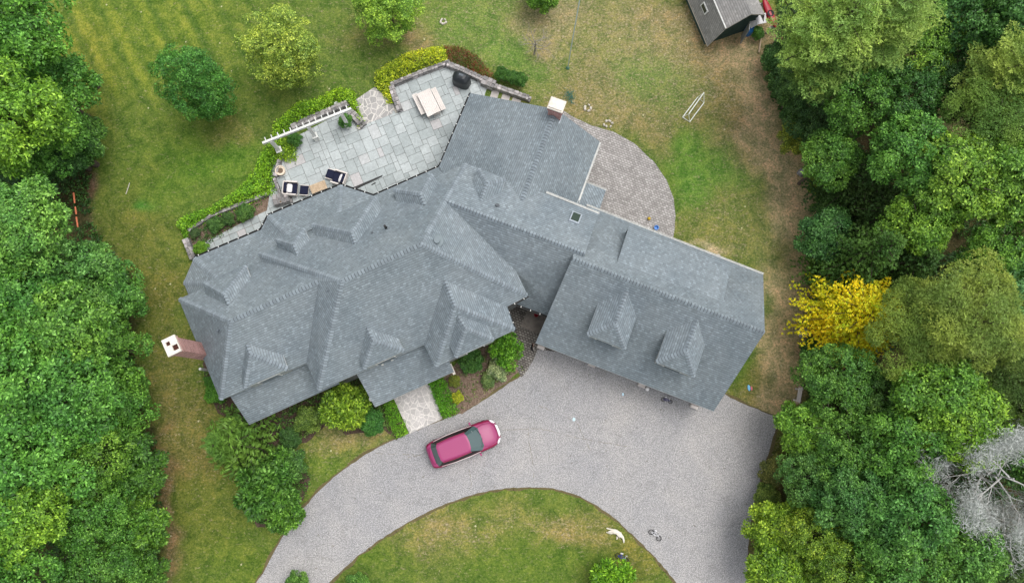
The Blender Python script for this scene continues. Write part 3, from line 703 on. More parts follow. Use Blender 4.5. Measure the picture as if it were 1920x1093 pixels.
# hipped dormers: apex, ridge end on roof, two front corners, two side ends where the eave meets the roof
def dormer(pl, apex, back, fl, fr, sl, sr_, zup=0.0):
    B = on(*back, pl)+Vector((0, 0, .03)); ap = P(*apex, B.z)
    SL, SR = on(*sl, pl), on(*sr_, pl); ze = (SL.z+SR.z)/2+zup
    ze = min(ze, B.z-.5)
    SL, SR = P(*sl, SL.z), P(*sr_, SR.z)
    FL, FR = P(*fl, ze), P(*fr, ze)
    SL = SL-Vector((0, 0, .03)); SR = SR-Vector((0, 0, .03))
    r = Roof(); r.add(B, ap, FL, SL); r.add(ap, B, SR, FR); r.add(ap, FR, FL)
    root = build_roof('dormer', r, house, HO, th=.12, capw=.15, edge=M['white'])
    # walls under it
    c = (FL+FR+SL+SR)/4; q = [c.lerp(p, .88) for p in (FL, FR, SR, SL)]
    mb = MB()
    for i in range(4):
        a, b = q[i], q[(i+1) % 4]; mb.face([Vector((a.x, a.y, ze-.06))-HO, Vector((b.x, b.y, ze-.06))-HO, Vector((b.x, b.y, ze-1.5))-HO, Vector((a.x, a.y, ze-1.5))-HO])
    mb.build('dormer_wall', M['siding'], root)
    # window on the front wall
    a, b = q[0], q[1]; d = (b-a); L = d.length; d.normalize(); n = Vector((d.y, -d.x, 0)); n = n if n.dot((a+b)/2-c) > 0 else -n
    m_ = (a+b)/2+n*.02; m_.z = ze-.75; ang = math.atan2(d.y, d.x)
    mb = MB(); w = min(L*.55, 1.5)
    mb.box(m_-HO, (w, .05, .9), ang); wn = mb.build('window', M['white'], root)
    mb = MB(); mb.box(m_+n*.02-HO, (w-.16, .04, .74), ang); mb.build('pane', M['glass'], root)
    return root
dormer(pFront, (699, 639), (688, 614), (682, 692.6), (759, 658), (673, 669.5), (746, 633.7))
pBf = plane(F_, E_, U_)
dormer(pBf, (873, 616), (858, 592), (854, 671), (927, 637.5), (842, 646.5), (916.6, 610.6))
pR2F = plane(Y_, O_, R2); pR2B = plane(X_, M_, R2)
dormer(pR2F, (468, 664), (462, 645), (458, 728), (540, 692), (452, 705), (530, 664.5))
dormer(pR2B, (418.6, 551.5), (428, 572), (381.5, 531), (461, 496.5), (386, 553), (470, 521))
dormer(pBack, (549, 459), (558, 480), (516, 449), (570, 427), (521, 465), (581, 450))
dormer(pBack, (658, 436), (667, 463), (584, 421), (704, 368), (588, 441), (718, 391))
dormer(pBack, (787, 363), (796, 385), (737, 355.6), (810, 326), (745, 379), (823, 344))
dormer(pLB, (913, 343), (901, 376), (896, 316), (948.6, 335), (885, 342), (940, 362))
dormer(pGF, (1154, 607), (1176, 545), (1100, 627.6), (1172, 656), (1122, 567), (1194.7, 591.7))
dormer(pGF, (1287, 658), (1308, 597), (1229.7, 679), (1301.5, 708), (1251.5, 617), (1323, 645.5))
# low roofs along the patio and the front
def lowroof(faces, edge=None, **k):
    r = Roof()
    for f in faces: r.add(*[P(*q) for q in f])
    return build_roof('porch_roof', r, house, HO, edge=edge or M['siding'], **k)
ez = 2.8
l1, l2, l3, l4 = (344, 530, ez), (363.5, 484, ez), (489, 431, ez), (353, 552, ez)
lowroof([[l2, l3, (530, 470, 4.3), (418, 532, 4.3)], [l1, l2, (418, 532, 4.3)], [l1, (418, 532, 4.3), (430, 560, 4.3), l4]])
lowroof([[(489, 431, ez), (503, 404, ez), (548, 449, 4.4)], [(503, 404, ez), (638, 347, ez), (636, 402, 4.4), (548, 449, 4.4)], [(638, 347, ez), (700, 367, ez), (740, 400, 4.4), (636, 402, 4.4)], [(489, 431, ez), (548, 449, 4.4), (530, 470, 4.3)]])
lowroof([[(700, 367, ez), (823, 313, ez), (850, 350, 4.2), (740, 400, 4.2)]])
lowroof([[(467, 796, ez), (636, 719, ez), (595, 655, 4.9), (421, 727, 4.9)]])
lowroof([[(703, 763, ez), (851, 697, ez), (822, 632, 4.9), (655, 676, 4.9)]], edge=M['white'])
lowroof([[(1098, 342, 2.75), (1136, 357, 2.75), (1123.5, 395, 2.75), (1078, 382, 2.95)]], edge=M['white'])
walls([(344, 530), (363, 484), (489, 431), (520, 470), (400, 560)], ez, 0, .3, house, HO)
walls([(489, 431), (503, 404), (638, 347), (700, 367), (823, 313), (840, 350), (560, 480)], ez, 0, .3, house, HO)
walls([(467, 796), (623, 723), (590, 670), (434, 740)], ez, 0, 1.1, house, HO)
# porch columns under the front roof
for q in ((709, 757), (757, 735), (800, 716), (845, 696)):
    p = P(*q, 1.3); d = (P(655, 676, 2.8)-P(703, 763, 2.8)).normalized()*.35
    mb = MB(); c = p+d; c.z = 0; c -= HO
    mb.lathe(c, [(.17, 0), (.17, .12), (.12, .16), (.105, 2.5), (.16, 2.56), (.16, 2.66)], 12); mb.build('column', M['white'], house)
# chimneys
def chimney(corn, zc, zb, label, holes, ov=.06, hcap=.14):
    q = [P(*c, zc) for c in corn]; c = sum(q, Vector())/4
    d = (q[1]-q[0]); w = d.length; ang = math.atan2(d.y, d.x); h = (q[2]-q[1]).length
    def bx(w_, h_, z0, z1, uvm=True):
        bm = bmesh.new(); r = bmesh.ops.create_cube(bm, size=1)
        for v in bm.verts: v.co = Vector((v.co.x*w_, v.co.y*h_, v.co.z*(z1-z0)+(z0+z1)/2))
        uvl = bm.loops.layers.uv.new('UVMap')
        for f in bm.faces:
            for l in f.loops:
                cc = l.vert.co; l[uvl].uv = ((cc.x if abs(f.normal.y) > .5 else cc.y), cc.z)
        me = bpy.data.meshes.new('m'); bm.to_mesh(me); bm.free(); return me
    o = link('chimney', bx(w-.16, h-.16, zb, zc-hcap), M['brick'], house); o.location = (c.x-HO.x, c.y-HO.y, 0); o.rotation_euler.z = ang
    tag(o, label)
    o3 = link('corbel', bx(w-.06, h-.06, zc-hcap-.34, zc-hcap-.2), M['brick'], o)
    # cap slab with real flue openings
    mb = MB(); t = hcap
    def slab(x0, x1, y0, y1): 
        if x1-x0 > .01 and y1-y0 > .01: mb.box(((x0+x1)/2, (y0+y1)/2, zc-t/2), (x1-x0, y1-y0, t))
    if holes:
        ys = sorted(set([-h/2, h/2]+[v for a in holes for v in (a[2], a[3])]))
        for y0, y1 in zip(ys[:-1], ys[1:]):
            hs_ = sorted([a for a in holes if a[2] <= y0+1e-6 and a[3] >= y1-1e-6]); x = -w/2
            for a in hs_: slab(x, a[0], y0, y1); x = a[1]
            slab(x, w/2, y0, y1)
        fl = MB()
        for a in holes: fl.box(((a[0]+a[1])/2, (a[2]+a[3])/2, zc-hcap+.012), (a[1]-a[0]+.01, a[3]-a[2]+.01, .02))
        fl.build('flue', M['flue'], o)
    else:
        slab(-w/2, w/2, -h/2, h/2); mb.box((0, 0, zc+.05), (w-.12, h-.16, .1))
    mb.build('chimney_cap', M['cream'], o); return o, w, h
chimney([(301.5, 638.4), (314.8, 669), (339.5, 658), (327.6, 627)], 9.5, 0, 'tall pink brick chimney with cream cap and two flues at the left gable end',
        [(-.22, .02, .22, .45), (.05, .36, -.12, .2)][:0] or [(-.28, -.06, -.22, .0), (.02, .32, .02, .32)])
chimney([(1034, 181), (1062.7, 191), (1054, 212.3), (1025, 202)], 7.2, 0, 'red brick chimney with plain cream cap on the rear wing gable', None)
# flashing by the rear chimney
for q in ((1024, 218), (1050, 224)):
    mb = MB(); mb.box(P(*q, 5.7)-HO, (.13, .5, .06), GDIR*.9); mb.build('flashing', M['flash'], house)
# gutters
def gutter(poly, z, m, w=.12, brackets=None, name='gutter', raise_=.0):
    pts = [P(a, b, z) for a, b in poly]; root = None; mb = MB()
    for i in range(len(pts)-1):
        a, b = pts[i]-HO, pts[i+1]-HO; d = b-a; L = d.length; ang = math.atan2(d.y, d.x); c = (a+b)/2
        mb.box((c.x, c.y, z-.10+raise_), (L, w, .02), ang)
        n = Vector((-d.y, d.x, 0)).normalized()*w/2
        for s in (-1, 1): mb.box((c.x+n.x*s, c.y+n.y*s, z-.05+raise_), (L, .018, .12), ang)
    root = mb.build(name, m, house)
    if brackets:
        bm_ = None
        for i in range(len(pts)-1):
            a, b = pts[i]-HO, pts[i+1]-HO; d = b-a; L = d.length; ang = math.atan2(d.y, d.x); t = brackets/2
            while t < L:
                p = a+d.normalized()*t
                if bm_ is None:
                    mb = MB(); mb.box((0, 0, 0), (.05, w-.0, .04)); bm_ = mb.build('gutter_bracket', M['white'], root); o = bm_
                else:
                    o = bm_.copy(); COL.objects.link(o); o.parent = root
                o.location = (p.x, p.y, z+.02); o.rotation_euler.z = ang; t += brackets
    return root
gutter([(363, 482.5), (488, 429.5), (502, 402.5), (638, 345), (700, 365.5), (823, 311.5), (881, 174)], 2.8, M['dark'], .08, .66)
gutter([(991, 555), (950.5, 577), (967.5, 620)], ZE-.1, M['dark'], .11, .62)
gutter([(968, 572), (1024, 593)], 3.05, M['dark'], .11, .62)
gutter([(1126, 266.5), (1084, 381)], WZ, M['white'], .09)
gutter([(1024, 360), (1124, 400)], ZE, M['white'], .09)
gutter([(1100, 384), (1432, 513.5)], GZ, M['white'], .09, .75)
gutter([(1098, 341), (1137, 356)], 2.7, M['white'], .09)
# skylight, vents
p = on(1078.5, 410, pLB); n = pLB[1] if pLB[1].z > 0 else -pLB[1]; ang = GDIR
ux = (X4-B_).normalized(); uy = n.cross(ux)
Mx = Matrix((ux, uy, n)).transposed()
mb = MB(); mb.box(p+n*.06-HO, (.62, .85, .14), M=Mx); sk = mb.build('skylight', M['flash'], house, bevel=.02)
mb = MB(); mb.box(p+n*.14-HO, (.46, .66, .02), M=Mx); mb.build('skylight_glass', mat('green_glass', (.02, .04, .025), .1, spec=.5), sk)
def vent(px, py, pl, r, h, m, lean=0):
    p = on(px, py, pl)-HO; mb = MB(); n = pl[1] if pl[1].z > 0 else -pl[1]
    mb.lathe(p+Vector((0, 0, -.05)), [(r*2.2, 0), (r*2, .06), (r, .1), (r, h), (r*.8, h)], 12)
    o = mb.build('vent_pipe', m, house); return o
vent(725, 429, pBack, .07, .75, M['dark']); vent(699, 438, pBack, .06, .28, mat('grey_vent', sr(84, 90, 94), .7)); vent(932, 386, pLB, .07, .25, mat('grey_vent_b', sr(90, 94, 98), .7))
vent(820, 452, pEast, .17, .3, mat('grey_vent_c', sr(120, 130, 134), .7))
mb = MB(); mb.box(on(826, 449, pEast)-HO+Vector((0, 0, .12)), (.1, .34, .16), .4); mb.build('flashing', M['cream'], house)
for q in ((616, 545), (411, 620)):
    pl = pWest if q[0] > 500 else plane(X_, Y_, R2); vent(*q, pl, .05, .3, mat('grey_vent_d', sr(96, 104, 110), .7))
# white window brackets under the front dormer, white porch corner, garage piers and doors
for q in ((716, 682), (734, 673)):
    mb = MB(); c = P(*q, 4.7)-HO; mb.box(c, (.16, .2, .3), UDIR, taper=.3); mb.build('eave_bracket', M['white'], house)
mb = MB(); c = P(375, 691.5, 1.4); mb.tube([(c.x-HO.x, c.y-HO.y, 0), (c.x-HO.x, c.y-HO.y, 1.4)], .085, 12); mb.build('vent_stack', M['white'], house)
GF = (g3-g4).normalized(); gn = Vector((GF.y, -GF.x, 0))
for k, q in enumerate(((1014, 651), (1110, 684), (1203.5, 722.5), (1302, 762.5))):
    p = P(*q, .25); mb = MB(); mb.box((p.x-HO.x, p.y-HO.y, .15), (.5, .22, .3), GDIR, taper=.92)
    mb.box((p.x-HO.x-gn.x*.22, p.y-HO.y-gn.y*.22, 1.4), (.6, .2, 2.5), GDIR)
    mb.build('door_pier', M['palewood'], house, bevel=.02)
for k in range(3):
    f = (k+.5)/3; p = g4.lerp(g3, .03+f*.94)-gn*.28; mb = MB(); mb.box((p.x-HO.x, p.y-HO.y, 1.25), (2.7, .06, 2.4), GDIR); mb.build('garage_door', M['white'], house)
mb = MB(); p = P(848, 692, 2.5)-HO; mb.box(p, (.16, .7, .12), UDIR); mb.build('trim_board', M['cream'], house)
# ---------------------------------------------------------------- foliage builders
def leafmesh(name, C, A, Nn, Ln, Wd, fold=.0):
    """C centre base, A axis, Nn normal, arrays -> rhombic leaves"""
    A = A/np.linalg.norm(A, axis=1, keepdims=True); Sd = np.cross(Nn, A); Sd /= (np.linalg.norm(Sd, axis=1, keepdims=True)+1e-9)
    Ln = Ln[:, None]; Wd = Wd[:, None]
    v0 = C; v1 = C+A*Ln*.5+Sd*Wd*.5; v2 = C+A*Ln; v3 = C+A*Ln*.5-Sd*Wd*.5
    V = np.stack([v0, v1, v2, v3], 1).reshape(-1, 3); n = len(C)
    return npmesh(name, V, np.arange(n*4).reshape(n, 4))
def unit(v): return v/(np.linalg.norm(v, axis=-1, keepdims=True)+1e-9)
def rosettes(C, D, rg, k=6, L=.2, W=.45, droop=(-.15, .45), spread=.03):
    n = len(C); C = np.repeat(C, k, 0); D = np.repeat(D, k, 0)
    t = rg.normal(size=(n*k, 3)); t = unit(t-D*np.sum(t*D, 1, keepdims=True))
    al = rg.uniform(*droop, n*k)[:, None]; ax = unit(t*np.cos(al)+D*np.sin(al))
    nn = unit(D+.35*rg.normal(size=(n*k, 3))); ln = L*rg.uniform(.65, 1.2, n*k)
    return C+ax*spread, ax, nn, ln, ln*W*rg.uniform(.8, 1.2, n*k)
def broad_crown(seed, R=3.0, h=2.6, ncl=44, per=85, leaf=.19, zlow=-.35, k=6, cr=(.6, 1.0), W=.45, droop=(-.15, .45)):
    rg = np.random.default_rng(seed); Cs = []; Ds = []; cl = []
    for i in range(ncl):
        z = 1-(1-zlow)*(i+.5)/ncl; ph = i*2.39996+rg.uniform(-.3, .3); s = math.sqrt(max(0, 1-z*z)); rr = rg.uniform(.62, 1.02)
        if rg.random() < .12: rr *= 1.15
        c = np.array([R*.82*s*math.cos(ph)*rr, R*.82*s*math.sin(ph)*rr, h*z*rr]); cl.append(c); r = rg.uniform(*cr)*R/3
        n = int(per*r*r*1.25)
        d = unit(rg.normal(size=(n, 3))+unit(c)*.75+np.array([0, 0, .55]))
        q = c+d*np.array([r, r, r*.72])*rg.uniform(.72, 1.08, n)[:, None]
        Cs.append(q); Ds.append(unit(d+.5*np.array([0, 0, 1])+.25*rg.normal(size=(n, 3))))
    # inner fill
    n = int(ncl*per*.08); d = unit(rg.normal(size=(n, 3))); d[:, 2] = np.abs(d[:, 2])*1.0-.2
    Cs.append(d*np.array([R*.6, R*.6, h*.6])*rg.uniform(.4, 1, n)[:, None]); Ds.append(unit(d+np.array([0, 0, 1.])))
    C = np.concatenate(Cs); D = np.concatenate(Ds)
    return leafmesh('crown', *rosettes(C, D, rg, k, leaf, W, droop)), cl
def trunk_mesh(base_z, cl, r0, seed, n_l=16):
    mb = MB(); rr = random.Random(seed); top = Vector((0, 0, .6))
    mb.tube([(0, 0, base_z), (.05, .03, base_z*.5), (0, .04, -.6), tuple(top)], [r0, r0*.8, r0*.6, r0*.3], 8)
    for i in range(0, len(cl), max(1, len(cl)//n_l)):
        c = Vector(cl[i]); s = Vector((0, 0, rr.uniform(-1.3, .2))); mid = s.lerp(c, .5)+Vector((rr.uniform(-.2, .2), rr.uniform(-.2, .2), -.15))
        mb.tube([s, mid, c], [r0*.35, r0*.22, r0*.06], 5)
    me = bpy.data.meshes.new('trunk'); me.from_pydata(mb.v, [], mb.f); me.update(); return me
def conifer(seed, R=2.6, hgt=9, levels=13, per=7, up=.15, droop=.0, tuft=.15, nd=7, dens=1.0, wid=.04, topk=1.2, bough_w=.42, solid=.5):
    """boughs in whorls carrying side twigs with needle tufts; origin at mid crown like the broadleaf ones"""
    rg = np.random.default_rng(seed); Cs = []; Ax = []; mb = MB()
    mb.tube([(0, 0, -hgt*.55), (0, 0, 0), (0, 0, hgt*.45)], [.18, .12, .02], 7)
    for l in range(levels):
        f = l/(levels-1); z = -hgt*.38+hgt*.82*f; L0 = R*(1-f**topk)+.25
        for b in range(per):
            ph = b*2*math.pi/per+l*1.1+rg.uniform(-.3, .3); L = L0*rg.uniform(.75, 1.12); el = up+.35*f+rg.uniform(-.1, .1)
            d = np.array([math.cos(ph)*math.cos(el), math.sin(ph)*math.cos(el), math.sin(el)]); side = np.array([-math.sin(ph), math.cos(ph), 0])
            t = np.arange(L*.18, L, .17/dens)
            spine = np.array([0, 0, z])+d*t[:, None]+np.array([0, 0, -1])*(droop*(t/L)**2*L)[:, None]
            if l % 2 == 0: mb.tube([(0, 0, z), tuple(spine[len(spine)//2]), tuple(spine[-1])], [.03, .018, .005], 4)
            for s in (-1, 1):
                wl = bough_w*L*np.clip(1.15-t/L, .12, 1)*np.clip(t/L*2.5, .3, 1)
                m = np.maximum(1, (wl/.16*dens).astype(int)); 
                for q in range(len(t)):
                    u = (np.arange(m[q])+rg.uniform(.2, .9))/m[q]*wl[q]; dirs = unit((d*.6+side*s)[None])[0]
                    Cs.append(spine[q]+dirs*u[:, None]+rg.normal(size=(m[q], 3))*.04+np.array([0, 0, -1])*(droop*.8*u)[:, None]); Ax.append(np.repeat(unit((dirs+np.array([0, 0, .25-droop]))[None]), m[q], 0))
    C = np.concatenate(Cs); A = np.concatenate(Ax); n = len(C)
    C = np.repeat(C, nd, 0); A = np.repeat(A, nd, 0)
    ax = unit(A*solid+rg.normal(size=C.shape)*.55); nn = unit(rg.normal(size=C.shape)+np.array([0, 0, 1.6])); ln = tuft*rg.uniform(.7, 1.25, len(C))
    me2 = bpy.data.meshes.new('trunk'); me2.from_pydata(mb.v, [], mb.f); me2.update()
    return leafmesh('crown', C, ax, nn, ln, np.full(len(C), wid)), me2
PROTO = {}
def proto(kind, mesh, trunk, lm, wood):
    mesh.materials.append(lm); trunk.materials.append(wood); PROTO.setdefault(kind, []).append((mesh, trunk))
for s in range(4):
    m_, cl = broad_crown(100+s, ncl=38+3*s, per=88, leaf=.215, cr=(.5, 1.0)); proto('broad', m_, trunk_mesh(-6, cl, .2, s), M['leaf'], M['bark'])
for s in range(2):
    m_, cl = broad_crown(150+s, ncl=58, per=95, leaf=.17, cr=(.4, .78)); proto('fine', m_, trunk_mesh(-6, cl, .18, s), M['leaf'], M['bark'])
for s in range(2):
    m_, cl = broad_crown(180+s, ncl=34, per=170, leaf=.17, cr=(.6, 1.15), W=.24, droop=(0, .9)); proto('lobe', m_, trunk_mesh(-6, cl, .2, s, 24), M['needle'], M['bark'])
for s in range(2):
    m_, cl = broad_crown(160+s, h=5.2, ncl=95, per=90, leaf=.17, cr=(.45, .8), zlow=-.88); proto('tall', m_, trunk_mesh(-6, cl, .2, s), M['leaf'], M['bark'])
for s in range(2):
    m_, cl = broad_crown(170+s, R=1.2, h=1.1, ncl=30, per=210, leaf=.2, zlow=-.1, cr=(.5, .95), W=.36, droop=(.1, .9)); proto('bush', m_, trunk_mesh(-.9, cl, .05, s, 8), M['leaf'], M['bark'])
for s in range(3):
    m_, cl = broad_crown(200+s, R=1.2, h=1.1, ncl=26, per=420, leaf=.13, zlow=-.2, cr=(.7, 1.1)); proto('shrub', m_, trunk_mesh(-.9, cl, .05, s, 8), M['leaf'], M['bark'])
for s in range(2):
    m_, t_ = conifer(300+s, R=3.2, hgt=7, levels=11, per=7, up=.25, tuft=.17, nd=7, dens=1.05, wid=.05, topk=1.9, bough_w=.5); proto('pine', m_, t_, M['needle'], M['bark'])
for s in range(2):
    m_, t_ = conifer(320+s, R=2.3, hgt=8, levels=18, per=10, up=.0, droop=.2, tuft=.17, nd=6, wid=.07, topk=1.2, bough_w=.34, solid=1.0); proto('spruce', m_, t_, M['needle'], M['bark'])
m_, t_ = conifer(340, R=2.4, hgt=5.5, levels=15, per=13, up=.1, droop=.12, tuft=.15, nd=6, wid=.06, topk=2.2, bough_w=.2, dens=1.35, solid=1.3); proto('larch', m_, t_, M['yellow'], M['bark'])
m_, t_ = conifer(350, R=1.9, hgt=5.0, levels=10, per=8, up=.35, droop=.3, tuft=.3, nd=5, wid=.075, topk=1.2, bough_w=.15, dens=1.1, solid=2.6); proto('weeping', m_, t_, M['needle'], M['bark'])
CENT = {'broad': 6, 'fine': 6, 'lobe': 6, 'tall': 6, 'shrub': .75, 'bush': .75, 'pine': 3.8, 'spruce': 4.3, 'larch': 3, 'weeping': 2.7}
BASER = {'broad': 3.0, 'fine': 3.0, 'lobe': 3.0, 'tall': 3.0, 'shrub': 1.2, 'bush': 1.2, 'pine': 3.2, 'spruce': 2.3, 'larch': 2.4, 'weeping': 1.9}
trr = random.Random(12)
def tree(name, px, py, z, r, kind, rgb, label, cat='tree', group=None, var=None, rz=None, sq=1.0):
    """px,py = where the middle of the crown shows; z = height of that middle; r = crown radius"""
    ms = PROTO[kind]; i = trr.randrange(len(ms)) if var is None else var % len(ms); k = r/BASER[kind]; c = P(px, py, z)
    root = thing(name, (c.x, c.y, 0), label, cat, group=group)
    cr = bpy.data.objects.new('foliage' if cat != 'tree' else 'crown', ms[i][0]); tk = bpy.data.objects.new('stem' if cat != 'tree' else 'trunk', ms[i][1])
    for o in (cr, tk):
        COL.objects.link(o); o.parent = root; o.location = (0, 0, z); o.scale = (k, k, k*sq); 
    g_ = sum(rgb)/3; rgb = (rgb[0]*.92+12, rgb[1]*.98+2, rgb[2]*.88+8); rz = trr.uniform(0, 6.28) if rz is None else rz; cr.rotation_euler.z = rz; tk.rotation_euler.z = rz
    if kind in ('broad', 'fine', 'lobe', 'tall', 'shrub', 'bush'):
        zs = z/CENT[kind] if kind in ('shrub', 'bush') else z/6; tk.scale = (k, k, max(.2, zs))
    cr.color = (*sr(*rgb), 1); return root
GL, GRT = 'broadleaf trees of the left woods', 'trees of the right woods'
LT = [
 (25, 40, 9, 3.3, 'broad', (82, 146, 46), 'bright green tree in the top left corner'),
 (20, 215, 9, 3.2, 'broad', (104, 160, 44), 'yellowish green tree at the left edge, second from the top'),
 (100, 175, 4.8, 2.9, 'broad', (76, 140, 50), 'green tree leaning over the mown stripes at upper left'),
 (75, 265, 5.5, 2.8, 'fine', (74, 136, 44), 'green tree below the upper left crown that overhangs the stripes'),
 (112, 282, 3.6, 2.2, 'fine', (44, 98, 40), 'dark low tree filling the gap above the orange poles'),
 (50, 325, 4, 2.3, 'fine', (42, 92, 38), 'dark shaded tree between the two bright crowns on the left'),
 (155, 265, 2.6, 1.6, 'shrub', (66, 122, 44), 'bushy low tree where the left woods bulge toward the lawn'),
 (35, 432, 9, 2.9, 'broad', (92, 152, 60), 'pale green tree with big leaves left of the orange poles'),
 (140, 524, 5.5, 2.6, 'broad', (84, 144, 62), 'pale green tree just below the orange poles'),
 (205, 548, 3.6, 2.3, 'broad', (78, 140, 52), 'green tree reaching furthest toward the left chimney, above it'),
 (20, 560, 8, 2.8, 'broad', (70, 134, 48), 'green tree at the left edge level with the left gable'),
 (110, 620, 7, 3.0, 'broad', (90, 148, 52), 'large bright green tree directly left of the brick chimney'),
 (190, 650, 3.8, 2.4, 'broad', (76, 136, 46), 'green tree beside the lawn just left of the chimney cap'),
 (30, 710, 8.5, 3.0, 'broad', (84, 150, 56), 'light green tree at the left edge below the chimney level'),
 (130, 745, 7, 3.0, 'broad', (70, 134, 48), 'rounded green tree lower left of the chimney'),
 (215, 760, 3.8, 2.6, 'broad', (74, 134, 42), 'green tree at the narrow brown lawn left of the front porch'),
 (50, 850, 8.5, 3.1, 'broad', (76, 142, 50), 'broad green tree by the left edge at lower left'),
 (160, 860, 6, 2.7, 'fine', (84, 138, 40), 'green tree left of the spruce with drooping boughs'),
 (245, 880, 3.4, 2.0, 'shrub', (62, 116, 36), 'low green bush at the reddish lawn edge, lower left'),
 (40, 960, 8, 2.6, 'broad', (102, 156, 42), 'yellow green tree left of the dark hole in the lower left woods'),
 (180, 960, 5.5, 2.6, 'fine', (74, 134, 42), 'green tree right of the dark hole in the lower left woods'),
 (255, 985, 3.2, 2.0, 'shrub', (78, 132, 36), 'yellowish bush along the lower left lawn edge'),
 (20, 1075, 7, 2.6, 'broad', (72, 136, 44), 'green tree in the bottom left corner'),
 (195, 1065, 5, 2.6, 'fine', (70, 128, 42), 'green tree at the bottom edge beside the left lawn'),
 (265, 1070, 2.6, 1.5, 'shrub', (68, 122, 36), 'small bush at the bottom edge of the left lawn'),
 (-60, 130, 9, 3.2, 'broad', (74, 138, 44), 'green tree cut by the left frame edge near the top'),
 (-60, 650, 9, 3.2, 'broad', (74, 138, 44), 'green tree cut by the left frame edge halfway down'),
 (-50, 890, 9, 3.2, 'broad', (74, 138, 44), 'green tree cut by the left frame edge at lower left'),
]
for i, (px, py, z, r, k, c, lb) in enumerate(LT): tree('broadleaf_tree', px, py, z, r, k, c, lb, group=GL, var=i)
